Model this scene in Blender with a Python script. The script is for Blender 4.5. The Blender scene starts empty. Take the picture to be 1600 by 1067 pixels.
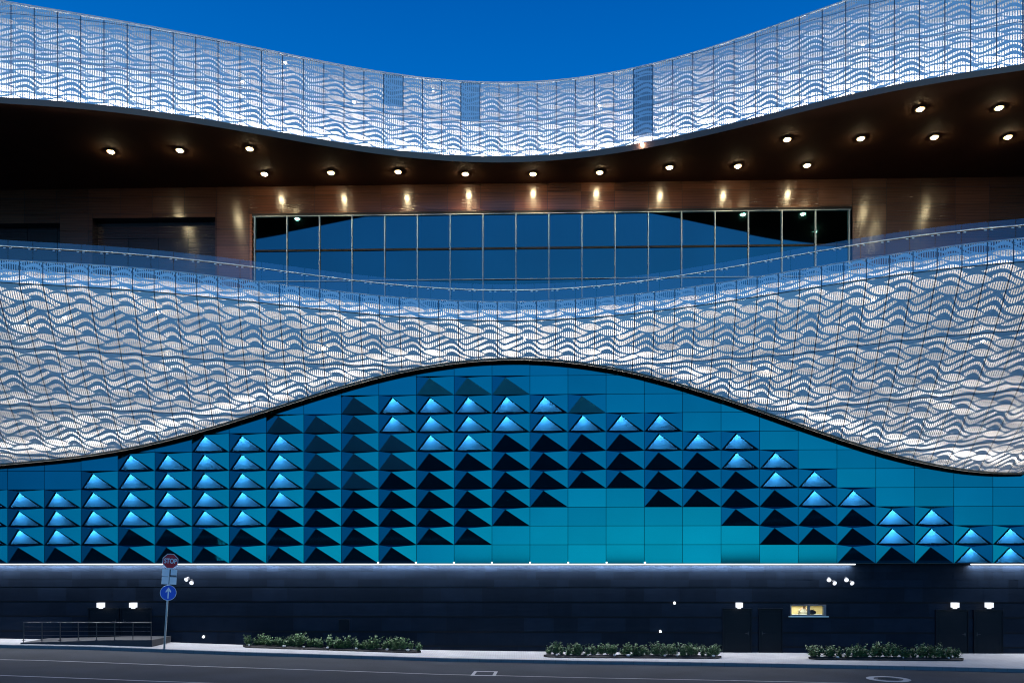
import bpy, bmesh, math, random
import numpy as np
from mathutils import Vector, Matrix

random.seed(7)
R = math.radians
SC = bpy.context.scene
COL = SC.collection
HC = 4.43            # eye height of the camera above the road (it stands on raised ground)
F = 1240.0           # focal length in photo pixels
YAW = 0.027          # the building stands slightly turned: depth = d0 - YAW * X
ROTZ = -math.atan(YAW)

# ------------------------------------------------------------------ helpers
def P(px, py, d):
    return Vector(((px - 800.0) / F * d, d, HC + (880.0 - py) / F * d))

def plane_d(d0, px):
    return d0 / (1 + YAW * (px - 800.0) / F)

def dX(d0, X):
    return d0 - YAW * X

def tag(o, label=None, cat=None, group=None, kind=None):
    if label: o['label'] = label
    if cat: o['category'] = cat
    if group: o['group'] = group
    if kind: o['kind'] = kind
    return o

def empty(name, loc=(0, 0, 0), rz=0.0, parent=None):
    o = bpy.data.objects.new(name, None)
    COL.objects.link(o)
    o.location = loc
    o.rotation_euler = (0, 0, rz)
    o.empty_display_size = 0.2
    if parent: o.parent = parent
    return o

class MB:
    """collects geometry, then links it as ONE mesh object"""
    def __init__(self):
        self.v = []; self.f = []; self.uv = {}; self.tone = {}; self.mi = {}
    def face(self, pts, uv=None, tone=None, mi=0):
        i = len(self.v)
        self.v += [Vector(p) for p in pts]
        self.f.append(tuple(range(i, i + len(pts))))
        k = len(self.f) - 1
        if uv: self.uv[k] = uv
        if tone is not None: self.tone[k] = tone
        self.mi[k] = mi
    def box(self, x0, x1, y0, y1, z0, z1, tone=None, mi=0, M=None):
        c = [Vector(p) for p in ((x0,y0,z0),(x1,y0,z0),(x1,y1,z0),(x0,y1,z0),(x0,y0,z1),(x1,y0,z1),(x1,y1,z1),(x0,y1,z1))]
        if M is not None: c = [M @ p for p in c]
        i = len(self.v); self.v += c
        for q in ((3,2,1,0),(4,5,6,7),(0,1,5,4),(1,2,6,5),(2,3,7,6),(3,0,4,7)):
            self.f.append(tuple(i + a for a in q)); k = len(self.f) - 1
            if tone is not None: self.tone[k] = tone
            self.mi[k] = mi
    def tube(self, pts, r, n=8, r2=None, caps=True):
        pts = [Vector(p) for p in pts]
        i0 = len(self.v); m = len(pts)
        for k, p in enumerate(pts):
            t = (pts[min(k+1, m-1)] - pts[max(k-1, 0)]).normalized()
            up = Vector((0, 0, 1)) if abs(t.z) < 0.9 else Vector((0, 1, 0))
            a = t.cross(up).normalized(); b = t.cross(a).normalized()
            rr = r if r2 is None else r + (r2 - r) * k / max(1, m - 1)
            for q in range(n):
                w = 2 * math.pi * q / n
                self.v.append(p + a * (rr * math.cos(w)) + b * (rr * math.sin(w)))
        for k in range(m - 1):
            for q in range(n):
                a = i0 + k*n + q; b = i0 + k*n + (q+1) % n
                self.f.append((a, b, b + n, a + n)); self.mi[len(self.f)-1] = 0
        if caps:
            self.f.append(tuple(i0 + q for q in reversed(range(n))))
            self.f.append(tuple(i0 + (m-1)*n + q for q in range(n)))
    def disc(self, c, ax, r, h, n=20):
        c = Vector(c); ax = Vector(ax).normalized()
        self.tube([c, c + ax * h], r, n)
    def build(self, name, mat, parent=None, smooth=False, loc=None, rz=0.0, recalc=False):
        me = bpy.data.meshes.new(name)
        me.from_pydata([tuple(p) for p in self.v], [], self.f)
        mats = mat if isinstance(mat, (list, tuple)) else [mat]
        for m in mats: me.materials.append(m)
        if len(mats) > 1:
            for k, p in enumerate(me.polygons): p.material_index = self.mi.get(k, 0)
        if self.uv:
            L = me.uv_layers.new(name='UVMap')
            for k, p in enumerate(me.polygons):
                u = self.uv.get(k)
                if u:
                    for li, q in zip(p.loop_indices, u): L.data[li].uv = q
        if self.tone:
            A = me.attributes.new('tone', 'FLOAT', 'FACE')
            for k in range(len(me.polygons)): A.data[k].value = self.tone.get(k, 0.5)
        if smooth:
            for p in me.polygons: p.use_smooth = True
        if recalc:
            bm = bmesh.new(); bm.from_mesh(me)
            bmesh.ops.recalc_face_normals(bm, faces=bm.faces[:]); bm.to_mesh(me); bm.free()
        me.update()
        o = bpy.data.objects.new(name, me)
        COL.objects.link(o)
        if parent: o.parent = parent
        if loc is not None: o.location = loc
        o.rotation_euler = (0, 0, rz)
        return o

def dup(o, parent=None):
    c = o.copy(); COL.objects.link(c)
    c.parent = parent if parent else o.parent
    for ch in list(o.children):
        dup(ch, c)
    return c

class Curve:
    """a smooth curve y(px) through points measured along an edge, straight beyond its ends"""
    def __init__(self, pts, deg=7, lo=0, hi=1600):
        pts = np.array(pts, float)
        t = (pts[:, 0] - 800) / 800
        self.c = np.polyfit(t, pts[:, 1], deg); self.lo, self.hi = lo, hi
    def __call__(self, px):
        t = (min(max(px, self.lo), self.hi) - 800) / 800
        y = float(np.polyval(self.c, t))
        if px < self.lo or px > self.hi:
            e = self.lo if px < self.lo else self.hi
            s = float(np.polyval(np.polyder(self.c), (e - 800) / 800)) / 800
            y += s * (px - e)
        return y

# ------------------------------------------------------------------ materials
def new_mat(name):
    m = bpy.data.materials.new(name); m.use_nodes = True
    nt = m.node_tree; nt.nodes.clear()
    out = nt.nodes.new('ShaderNodeOutputMaterial')
    return m, nt, out

class NT:
    def __init__(self, nt): self.nt = nt
    def n(self, t, **kw):
        x = self.nt.nodes.new(t)
        for k, v in kw.items(): setattr(x, k, v)
        return x
    def link(self, a, b): self.nt.links.new(a, b)
    def m(self, op, a, b=None, c=None, clamp=False):
        x = self.nt.nodes.new('ShaderNodeMath'); x.operation = op; x.use_clamp = clamp
        for i, q in enumerate((a, b, c)):
            if q is None: continue
            if isinstance(q, (int, float)): x.inputs[i].default_value = q
            else: self.nt.links.new(q, x.inputs[i])
        return x.outputs[0]

def principled(name, col, rough=0.5, metal=0.0, spec=0.5, emit=None, estr=0.0, noise=None, bump=None, tone=None, ior=None):
    """noise = (scale, amount): mottles the base colour;  bump = (scale, strength);  tone: per-face tone attribute amount"""
    m, nt, out = new_mat(name); T = NT(nt)
    b = T.n('ShaderNodeBsdfPrincipled')
    b.inputs['Base Color'].default_value = (*col, 1)
    b.inputs['Roughness'].default_value = rough
    b.inputs['Metallic'].default_value = metal
    b.inputs['Specular IOR Level'].default_value = spec
    if ior: b.inputs['IOR'].default_value = ior
    if emit:
        b.inputs['Emission Color'].default_value = (*emit, 1); b.inputs['Emission Strength'].default_value = estr
    T.link(b.outputs[0], out.inputs[0])
    fac = None
    if noise:
        g = T.n('ShaderNodeNewGeometry')
        nz = T.n('ShaderNodeTexNoise'); nz.inputs['Scale'].default_value = noise[0]; nz.inputs['Detail'].default_value = 6
        T.link(g.outputs['Position'], nz.inputs['Vector'])
        fac = T.m('MULTIPLY_ADD', nz.outputs[0], 2 * noise[1], 1 - noise[1])
    if tone:
        a = T.n('ShaderNodeAttribute'); a.attribute_name = 'tone'
        tf = T.m('MULTIPLY_ADD', a.outputs['Fac'], 2 * tone, 1 - tone)
        fac = tf if fac is None else T.m('MULTIPLY', fac, tf)
    if fac is not None:
        v = T.n('ShaderNodeVectorMath', operation='SCALE'); v.inputs[0].default_value = col
        T.link(fac, v.inputs['Scale']); T.link(v.outputs[0], b.inputs['Base Color'])
    if bump:
        g = T.n('ShaderNodeNewGeometry')
        nz = T.n('ShaderNodeTexNoise'); nz.inputs['Scale'].default_value = bump[0]; nz.inputs['Detail'].default_value = 3
        T.link(g.outputs['Position'], nz.inputs['Vector'])
        bp = T.n('ShaderNodeBump'); bp.inputs['Strength'].default_value = bump[1]; bp.inputs['Distance'].default_value = 0.05
        T.link(nz.outputs[0], bp.inputs['Height']); T.link(bp.outputs[0], b.inputs['Normal'])
    return m

def emitter(name, col, s):
    m, nt, out = new_mat(name); T = NT(nt)
    e = T.n('ShaderNodeEmission'); e.inputs[0].default_value = (*col, 1); e.inputs[1].default_value = s
    T.link(e.outputs[0], out.inputs[0]); return m

def perforated(name, col, rough, seed, backed=None):
    """metal sheet with wavy rows of vertical slots; UV: u = panels along the band, v = metres up the sheet"""
    m, nt, out = new_mat(name); T = NT(nt)
    uv = T.n('ShaderNodeUVMap'); uv.uv_map = 'UVMap'
    sp = T.n('ShaderNodeSeparateXYZ'); T.link(uv.outputs[0], sp.inputs[0])
    U, V = sp.outputs[0], sp.outputs[1]
    # slow drift so the waves never repeat exactly
    cm = T.n('ShaderNodeCombineXYZ')
    T.link(T.m('MULTIPLY', U, 0.33), cm.inputs[0]); T.link(T.m('MULTIPLY', V, 0.6), cm.inputs[1]); cm.inputs[2].default_value = seed
    nz = T.n('ShaderNodeTexNoise'); nz.inputs['Scale'].default_value = 1.0; nz.inputs['Detail'].default_value = 1
    T.link(cm.outputs[0], nz.inputs['Vector'])
    drift = T.m('MULTIPLY', T.m('SUBTRACT', nz.outputs[0], 0.5), 1.5)
    PT, PP = 2.3, 0.285                      # sheet height, row pitch
    t = T.m('FRACT', T.m('DIVIDE', V, PT))
    pu = T.m('MULTIPLY', U, math.pi)
    ph = T.m('ADD', pu, T.m('MULTIPLY', T.m('SINE', pu), 0.45))
    env = T.m('MULTIPLY_ADD', T.m('POWER', T.m('SINE', T.m('MULTIPLY', t, math.pi)), 0.7), 0.62, 0.12)
    W = T.m('ADD', T.m('DIVIDE', V, PP), T.m('ADD', T.m('MULTIPLY', env, T.m('SINE', ph)), T.m('MULTIPLY', drift, 0.4)))
    fr = T.m('ABSOLUTE', T.m('SUBTRACT', T.m('FRACT', W), 0.5))
    wid = T.m('MULTIPLY_ADD', T.m('SINE', T.m('ADD', ph, T.m('MULTIPLY_ADD', t, 4.0, 0.8))), 0.075, 0.24)
    out_ = T.m('GREATER_THAN', fr, wid)
    tv = T.m('MULTIPLY', T.m('FRACT', T.m('DIVIDE', V, PT / 2)), PT / 2)
    for off, vc, h in ((0.25, 0.73, 0.150), (1.25, 0.44, 0.140)):   # two staggered chains of lens shapes
        d = T.m('SUBTRACT', T.m('MULTIPLY', T.m('FRACT', T.m('MULTIPLY', T.m('ADD', U, off), 0.5)), 2.0), 1.0)
        ad_ = T.m('ABSOLUTE', d)
        y = T.m('ABSOLUTE', T.m('ADD', T.m('SUBTRACT', tv, vc), T.m('ADD', T.m('MULTIPLY', d, 0.10), T.m('MULTIPLY', drift, 0.04))))
        L = T.m('MULTIPLY', T.m('POWER', T.m('MAXIMUM', T.m('COSINE', T.m('MULTIPLY', d, math.pi / 1.22)), 0.0), 0.8), h)
        L = T.m('MULTIPLY', L, T.m('LESS_THAN', ad_, 0.61))
        bd = T.m('MULTIPLY', T.m('MULTIPLY', T.m('MAXIMUM', T.m('COSINE', T.m('MULTIPLY', d, math.pi / 1.7)), 0.0), 0.095), T.m('LESS_THAN', ad_, 0.85))
        inside = T.m('LESS_THAN', y, L)
        near = T.m('LESS_THAN', y, T.m('ADD', L, bd))
        out_ = T.m('MAXIMUM', T.m('MULTIPLY', out_, T.m('SUBTRACT', 1.0, near)), inside)
    band = out_
    fs = T.m('FRACT', T.m('MULTIPLY', U, 10.0))
    slot = T.m('LESS_THAN', T.m('ABSOLUTE', T.m('SUBTRACT', fs, 0.5)), 0.265)
    fu = T.m('ABSOLUTE', T.m('SUBTRACT', T.m('FRACT', U), 0.5))
    joint = T.m('GREATER_THAN', fu, 0.477)
    inner = T.m('LESS_THAN', fu, 0.470)
    fv = T.m('ABSOLUTE', T.m('SUBTRACT', t, 0.5))
    jh = T.m('GREATER_THAN', fv, 0.4945)
    innerv = T.m('LESS_THAN', fv, 0.490)
    hole = T.m('MULTIPLY', T.m('MULTIPLY', band, slot), T.m('MULTIPLY', inner, innerv))
    b = T.n('ShaderNodeBsdfPrincipled')
    b.inputs['Roughness'].default_value = rough; b.inputs['Metallic'].default_value = 0.15
    mx = T.n('ShaderNodeMix', data_type='RGBA')
    mx.inputs['A'].default_value = (*col, 1); mx.inputs['B'].default_value = (0.06, 0.08, 0.11, 1)
    T.link(T.m('MAXIMUM', joint, jh), mx.inputs['Factor']); T.link(mx.outputs['Result'], b.inputs['Base Color'])
    if backed:                               # sheet with a plate right behind its slots
        tr = T.n('ShaderNodeBsdfDiffuse'); tr.inputs[0].default_value = (*backed, 1)
    else:
        tr = T.n('ShaderNodeBsdfTransparent')
    ms = T.n('ShaderNodeMixShader')
    T.link(hole, ms.inputs[0]); T.link(b.outputs[0], ms.inputs[1]); T.link(tr.outputs[0], ms.inputs[2])
    T.link(ms.outputs[0], out.inputs[0])
    return m

def wood(name, col):
    m, nt, out = new_mat(name); T = NT(nt)
    g = T.n('ShaderNodeNewGeometry'); s = T.n('ShaderNodeSeparateXYZ'); T.link(g.outputs['Position'], s.inputs[0])
    cm = T.n('ShaderNodeCombineXYZ'); T.link(T.m('MULTIPLY', s.outputs[0], 0.5), cm.inputs[0]); T.link(T.m('MULTIPLY', s.outputs[2], 9), cm.inputs[2])
    nz = T.n('ShaderNodeTexNoise'); nz.inputs['Scale'].default_value = 1.0; nz.inputs['Detail'].default_value = 5; T.link(cm.outputs[0], nz.inputs['Vector'])
    a = T.n('ShaderNodeAttribute'); a.attribute_name = 'tone'
    groove = T.m('LESS_THAN', T.m('FRACT', T.m('MULTIPLY', s.outputs[2], 6.2)), 0.12)
    k = T.m('MULTIPLY', T.m('MULTIPLY_ADD', nz.outputs[0], 0.7, 0.62), T.m('MULTIPLY_ADD', a.outputs['Fac'], 0.5, 0.75))
    k = T.m('MULTIPLY', k, T.m('SUBTRACT', 1.0, T.m('MULTIPLY', groove, 0.45)))
    v = T.n('ShaderNodeVectorMath', operation='SCALE'); v.inputs[0].default_value = col; T.link(k, v.inputs['Scale'])
    b = T.n('ShaderNodeBsdfPrincipled'); b.inputs['Roughness'].default_value = 0.21
    b.inputs['Specular IOR Level'].default_value = 0.6
    b.inputs['Anisotropic'].default_value = 0.75; b.inputs['Anisotropic Rotation'].default_value = 0.25
    T.link(v.outputs[0], b.inputs['Base Color'])
    bp = T.n('ShaderNodeBump'); bp.inputs['Strength'].default_value = 0.25; bp.inputs['Distance'].default_value = 0.01
    T.link(k, bp.inputs['Height']); T.link(bp.outputs[0], b.inputs['Normal'])
    T.link(b.outputs[0], out.inputs[0]); return m

def thin_glass(name, tint, refl):
    m, nt, out = new_mat(name); T = NT(nt)
    fz = T.n('ShaderNodeFresnel'); fz.inputs[0].default_value = 1.5
    gl = T.n('ShaderNodeBsdfGlossy'); gl.inputs['Roughness'].default_value = 0.02; gl.inputs[0].default_value = (*tint, 1)
    tr = T.n('ShaderNodeBsdfTransparent'); tr.inputs[0].default_value = (0.72, 0.82, 0.88, 1)
    ms = T.n('ShaderNodeMixShader')
    T.link(T.m('ADD', fz.outputs[0], refl, clamp=True), ms.inputs[0]); T.link(tr.outputs[0], ms.inputs[1]); T.link(gl.outputs[0], ms.inputs[2])
    T.link(ms.outputs[0], out.inputs[0]); return m

def translucent(name, col):
    m, nt, out = new_mat(name); T = NT(nt)
    t = T.n('ShaderNodeBsdfTranslucent'); t.inputs[0].default_value = (*col, 1)
    g = T.n('ShaderNodeBsdfGlossy'); g.inputs['Roughness'].default_value = 0.1; g.inputs[0].default_value = (0.3, 0.5, 0.7, 1)
    ms = T.n('ShaderNodeMixShader'); ms.inputs[0].default_value = 0.08
    T.link(t.outputs[0], ms.inputs[1]); T.link(g.outputs[0], ms.inputs[2]); T.link(ms.outputs[0], out.inputs[0]); return m

M = {}
M['screen'] = perforated('perforated_white_metal', (0.76, 0.80, 0.84), 0.40, 3.1)
M['screen_low'] = perforated('perforated_white_metal_sloped', (0.76, 0.80, 0.84), 0.40, 8.4)
M['backed'] = perforated('perforated_metal_over_grey_plate', (0.72, 0.80, 0.86), 0.40, 3.1, (0.42, 0.46, 0.50))
M['backed_dark'] = perforated('perforated_metal_over_dark_plate', (0.62, 0.72, 0.80), 0.40, 3.1, (0.10, 0.13, 0.17))
M['blank'] = principled('plain_white_metal', (0.60, 0.65, 0.70), 0.42, 0.15, noise=(0.8, 0.08))
M['cavity'] = principled('grey_cavity_lining', (0.40, 0.39, 0.38), 0.8, noise=(1.1, 0.12))
M['fascia'] = principled('grey_fascia_metal', (0.19, 0.10, 0.075), 0.45, 0.3, noise=(2, 0.1))
M['rim'] = principled('dark_rim_metal', (0.13, 0.085, 0.045), 0.45, 0.4, noise=(6, 0.95))
M['soffit'] = principled('dark_brown_soffit', (0.085, 0.038, 0.022), 0.85, spec=0.15, noise=(0.6, 0.2))
M['wood'] = wood('brown_wood_cladding', (0.080, 0.030, 0.015))
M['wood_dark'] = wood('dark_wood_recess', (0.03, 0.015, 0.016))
M['jamb'] = wood('red_brown_jamb', (0.22, 0.08, 0.035))
M['black'] = principled('black_gap', (0.006, 0.006, 0.008), 0.7, spec=0.2)
M['teal'] = principled('teal_mirror_panel', (0.001, 0.15, 0.22), 0.07, 1.0, noise=(0.35, 0.14), tone=0.10)
M['pale'] = principled('matt_teal_panel', (0.008, 0.17, 0.19), 0.45, 0.0, spec=0.3, noise=(0.8, 0.35))
M['faded'] = principled('matt_green_panel', (0.004, 0.065, 0.09), 0.45, 0.0, spec=0.3, noise=(0.8, 0.3))
M['lit'] = translucent('backlit_blue_glass', (0.05, 0.40, 0.95))
M['litbox'] = principled('light_box_lining', (0.06, 0.065, 0.07), 0.7)
M['alu'] = principled('pale_aluminium', (0.62, 0.66, 0.70), 0.35, 0.6)
M['mullion'] = principled('grey_blue_mullion', (0.20, 0.27, 0.34), 0.5, 0.2)
M['steel'] = principled('brushed_steel', (0.55, 0.58, 0.6), 0.3, 0.9)
M['pane'] = principled('mirror_window_glass', (0.006, 0.105, 0.145), 0.03, 1.0, noise=(0.25, 0.16))
M['pane'].node_tree.nodes['Principled BSDF'].inputs['Coat Weight'].default_value = 0.5
M['balus'] = thin_glass('balustrade_glass', (0.50, 0.8, 1.0), 0.055)
M['basewall'] = principled('dark_stone_tile', (0.0065, 0.0115, 0.021), 0.45, spec=0.06, noise=(1.7, 0.3), tone=0.25)
M['door'] = principled('black_painted_door', (0.004, 0.006, 0.010), 0.4, spec=0.12, noise=(2, 0.15))
M['strip'] = emitter('white_led_strip', (0.86, 0.92, 1.0), 3.2)
M['lamp_white'] = emitter('white_lamp_lens', (0.85, 0.9, 1.0), 1.3)
M['lamp_warm'] = emitter('warm_lamp_lens', (1.0, 0.80, 0.45), 300)
M['halo_warm'] = emitter('warm_halo_glow', (1.0, 0.62, 0.24), 1.5)  # glow for the halo painted around each downlight lens
M['spark'] = emitter('warm_white_bulb', (1.0, 0.86, 0.66), 70)
M['pin'] = emitter('tiny_white_led', (0.9, 0.95, 1.0), 2.5)
M['metal_dark'] = principled('dark_lamp_metal', (0.05, 0.05, 0.055), 0.4, 0.6)
M['asphalt'] = principled('asphalt', (0.040, 0.044, 0.052), 0.8, spec=0.10, noise=(0.40, 0.5), bump=(55, 0.25))
M['ground'] = principled('ground_dark', (0.05, 0.05, 0.05), 0.9, noise=(0.1, 0.2))
M['pave'] = None
M['kerb'] = principled('granite_kerb', (0.10, 0.115, 0.125), 0.7, noise=(3, 0.25))
M['paint'] = principled('worn_road_paint', (0.42, 0.40, 0.38), 0.6, noise=(4, 0.35))
M['iron'] = principled('cast_iron', (0.06, 0.06, 0.065), 0.5, 0.5, noise=(12, 0.3))
M['soil'] = principled('dark_soil', (0.018, 0.014, 0.011), 0.95, noise=(9, 0.4), bump=(20, 0.6))
M['leaf'] = principled('shrub_leaf', (0.085, 0.16, 0.06), 0.55, tone=0.4)
M['stem'] = principled('shrub_stem', (0.06, 0.05, 0.03), 0.8)
M['stone'] = principled('pale_stone', (0.42, 0.40, 0.38), 0.7, noise=(14, 0.25))
M['concrete'] = principled('dark_ramp_concrete', (0.02, 0.021, 0.025), 0.75, noise=(3, 0.25))
M['rail'] = principled('dark_rail_metal', (0.045, 0.045, 0.05), 0.35, 0.7)
M['pole'] = principled('galvanised_pole', (0.42, 0.50, 0.52), 0.45, 0.4, noise=(5, 0.15))
M['sign_red'] = principled('sign_red', (0.55, 0.02, 0.03), 0.35)
M['sign_white'] = principled('sign_white', (0.72, 0.74, 0.76), 0.4)
M['sign_blue'] = principled('sign_blue', (0.02, 0.10, 0.55), 0.35)
M['sign_black'] = principled('sign_black', (0.02, 0.02, 0.025), 0.4)
M['room'] = principled('cream_room_paint', (0.78, 0.68, 0.42), 0.8)
M['skin'] = principled('skin', (0.45, 0.26, 0.18), 0.55)
M['hair'] = principled('brown_hair', (0.05, 0.03, 0.02), 0.6)
M['shirt'] = principled('white_shirt', (0.75, 0.74, 0.72), 0.8)
M['bag'] = principled('black_fabric', (0.02, 0.02, 0.022), 0.85, noise=(20, 0.3))
M['roof'] = principled('grey_roof', (0.25, 0.25, 0.26), 0.8)

def paving():
    m, nt, out = new_mat('grey_paving'); T = NT(nt)
    g = T.n('ShaderNodeNewGeometry')
    br = T.n('ShaderNodeTexBrick'); br.inputs['Scale'].default_value = 2.2
    br.inputs['Color1'].default_value = (0.38, 0.37, 0.37, 1); br.inputs['Color2'].default_value = (0.33, 0.32, 0.325, 1)
    br.inputs['Mortar'].default_value = (0.2, 0.19, 0.18, 1); br.inputs['Mortar Size'].default_value = 0.018
    T.link(g.outputs['Position'], br.inputs['Vector'])
    nz = T.n('ShaderNodeTexNoise'); nz.inputs['Scale'].default_value = 0.8; nz.inputs['Detail'].default_value = 6; T.link(g.outputs['Position'], nz.inputs['Vector'])
    v = T.n('ShaderNodeVectorMath', operation='SCALE'); T.link(br.outputs[0], v.inputs[0]); T.link(T.m('MULTIPLY_ADD', nz.outputs[0], 0.6, 0.7), v.inputs['Scale'])
    b = T.n('ShaderNodeBsdfPrincipled'); b.inputs['Roughness'].default_value = 0.75; T.link(v.outputs[0], b.inputs['Base Color']); T.link(b.outputs[0], out.inputs[0])
    return m
M['pave'] = paving()

# ------------------------------------------------------------------ measured edges (photo pixels)
C_TOP = Curve([(0,3),(89,17),(179,34),(267,49),(358,67.5),(439,84),(540,104.6),(601,115),(665,124),(719,129),(780,130.8),(834,129.5),(901,123),(969,111),(1023,101),(1070,89.5),(1121,71),(1188,47),(1262,22),(1327,0),(1400,-24),(1500,-57),(1600,-90)])
C_BOT = Curve([(0,152.5),(84,158.6),(169,165.5),(263,178),(358,193),(439,207.5),(540,224),(597,234),(665,240),(739,243.8),(800,244.6),(867,241.5),(935,234.5),(1002,224),(1065,213),(1127,198),(1195,179.5),(1262,163.7),(1330,148.5),(1397,134),(1465,121.5),(1532,110.5),(1600,101)])
C_PAR = Curve([(0,406),(70,409),(135,413),(202,418),(270,424.5),(337,431.5),(405,439.7),(472,447.5),(540,456),(597,463),(665,467.8),(732,470.2),(800,470.7),(867,469),(935,465),(1002,458),(1065,450),(1127,441),(1195,431),(1262,419.5),(1330,407.5),(1397,397.2),(1465,387.5),(1532,379),(1600,372)])
C_FOLD = Curve([(0,441.4),(84,445),(169,451),(253,458.3),(337,466),(405,472.4),(472,479),(540,486.5),(597,493.5),(665,498.7),(739,501),(800,501),(867,498.8),(935,494.7),(1002,488.6),(1065,481.5),(1127,471.7),(1195,461.6),(1262,451.5),(1330,440),(1397,430.3),(1465,421.8),(1532,414.5),(1600,409)])
C_LOW = Curve([(0,724),(69,718.5),(138,709.5),(193,700),(270,682.5),(337,664),(405,644),(472,623.6),(540,601),(597,584),(665,570.5),(732,562.5),(800,559.5),(867,562),(935,571),(1002,584),(1062,598),(1127,617),(1195,642),(1262,667),(1330,689),(1370,702),(1438,720),(1507,731),(1600,738)])

def d_up(px):  return 22.5 * F / (880 - C_BOT(px) - 9)
def d_low(px):
    t = (px - 800) / 800
    return 38.8 - (2.8 if t < 0 else 5.3) * t * t / (1 + 0.12 * max(0, abs(t) - 1))
def d_fac(px, off=0.0): return plane_d(40.0 - off, px)

PX = list(range(-260, 1861, 10))

# ------------------------------------------------------------------ building
B = empty('building', (0, 40, 0))
tag(B, 'curved modern hall with white perforated wave bands above teal pyramid cladding and dark base wall', 'building')
BI = Matrix.Translation((0, -40, 0))      # parts are written in world coordinates; the Empty stands at the base
def bpart(mb, name, mat, parent=None, **kw):
    for i, p in enumerate(mb.v): mb.v[i] = p - Vector((0, 40, 0))
    return mb.build(name, mat, parent or B, **kw)

def light(name, typ, loc, power, col=(1, 1, 1), parent=B, **kw):
    L = bpy.data.lights.new(name, typ); L.energy = power; L.color = col
    for k, v in kw.items(): setattr(L, k, v)
    o = bpy.data.objects.new(name, L); COL.objects.link(o)
    if parent:
        o.parent = parent; o.location = Vector(loc) - parent.matrix_world.translation if parent is not B else Vector(loc) - Vector((0, 40, 0))
    else: o.location = loc
    return o
def aim(o, direction):
    o.rotation_euler = Vector(direction).to_track_quat('-Z', 'Y').to_euler()

# --- upper perforated band
def plan_normals(pts):
    out = []
    for i in range(len(pts)):
        a = pts[max(0, i-1)]; b = pts[min(len(pts)-1, i+1)]
        t = Vector((b.x - a.x, b.y - a.y, 0)).normalized()
        out.append(Vector((-t.y, t.x, 0)))      # points away from the street (+Y)
    return out

def arc(pts, anchor_px, w):
    s = [0.0]
    for a, b in zip(pts, pts[1:]): s.append(s[-1] + math.hypot(b.x - a.x, b.y - a.y))
    s0 = np.interp(anchor_px, PX, s)
    return [(q - s0) / w for q in s]

bot = [P(px, C_BOT(px), d_up(px)) for px in PX]
top = [P(px, C_TOP(px), d_up(px) + 0.32) for px in PX]
lip = [P(px, C_BOT(px) + 9, d_up(px)) for px in PX]
nrm = plan_normals(bot)
u_up = arc(bot, 779.7, 1.07)
NV = 10
BLANK = [(600, 631, 0.52, 1.0), (719, 750, 0.48, 1.0), (990, 1023, 0.1, 1.0)]
def blank_panel(u, j, px):
    return None
blank_u = []
for a, b, v0, v1 in BLANK:
    k = math.floor(float(np.interp((a + b) / 2, PX, u_up)))
    blank_u.append((k, v0, v1))
mb = MB(); bls = {}
us_all = sorted(set([u for u in u_up] + list(range(math.ceil(u_up[0]), math.floor(u_up[-1]) + 1))))
def at_u(arr, u):
    return Vector([float(np.interp(u, u_up, [p[i] for p in arr])) for i in range(3)])
botU = [at_u(bot, u) for u in us_all]; topU = [at_u(top, u) for u in us_all]
def vcoord(p, q): return (q - p).length
for i in range(len(us_all) - 1):
    k = math.floor((us_all[i] + us_all[i+1]) / 2)
    for j in range(NV):
        a, b = j / NV, (j + 1) / NV
        pts = [botU[i].lerp(topU[i], a), botU[i+1].lerp(topU[i+1], a), botU[i+1].lerp(topU[i+1], b), botU[i].lerp(topU[i], b)]
        h0 = (topU[i] - botU[i]).length; h1 = (topU[i+1] - botU[i+1]).length
        V0 = 0.25
        uv = [(us_all[i], V0 + h0*a), (us_all[i+1], V0 + h1*a), (us_all[i+1], V0 + h1*b), (us_all[i], V0 + h0*b)]
        isb = any(k == kk and v0 <= a + 0.01 and b <= v1 + 0.01 for kk, v0, v1 in blank_u)
        (bls.setdefault(k, MB()) if isb else mb).face(pts, uv)
up_screen = bpart(mb, 'upper_perforated_band', M['screen'])
for k in sorted(bls): o = bpart(bls[k], 'unlit_panel', M['backed_dark' if k == blank_u[2][0] else 'backed'], up_screen); o['label'] = 'unlit blue panel in the upper band'
# coping along the top edge
mb = MB()
mb.tube([p + Vector((0, 0, 0.0)) for p in top], 0.04, 6)
bpart(mb, 'coping', M['blank'], up_screen)
# cavity lining behind it and the roof
CAV = 0.75
mb = MB()
bb = [p + n * CAV + Vector((0, 0, -0.1)) for p, n in zip(bot, nrm)]
tb = [p + n * CAV + Vector((0, 0, 0.55)) for p, n in zip(top, nrm)]
for i in range(len(PX) - 1):
    mb.face([bb[i+1], bb[i], tb[i], tb[i+1]])
    mb.face([lip[i] + nrm[i]*0.05 + Vector((0,0,0.05)), lip[i+1] + nrm[i+1]*0.05+ Vector((0,0,0.05)), bb[i+1], bb[i]])
bpart(mb, 'cavity_lining', M['cavity'], up_screen)
mb = MB()
for i in range(len(PX) - 1):
    mb.face([tb[i] - Vector((0, 0, 1.0)), tb[i+1] - Vector((0, 0, 1.0)), Vector((tb[i+1].x, 70, tb[i+1].z - 1.0)), Vector((tb[i].x, 70, tb[i].z - 1.0))])
bpart(mb, 'roof', M['roof'])
# fascia under the band, with a row of drain holes
mb = MB()
for i in range(len(PX) - 1):
    f0 = bot[i] - nrm[i]*0.04; f1 = bot[i+1] - nrm[i+1]*0.04
    g0 = lip[i] - nrm[i]*0.0; g1 = lip[i+1] - nrm[i+1]*0.0
    mb.face([g0, g1, f1, f0])
    mb.face([f0, f1, bot[i+1] + nrm[i+1]*0.1, bot[i] + nrm[i]*0.1])
fascia = bpart(mb, 'fascia', M['fascia'])
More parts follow.
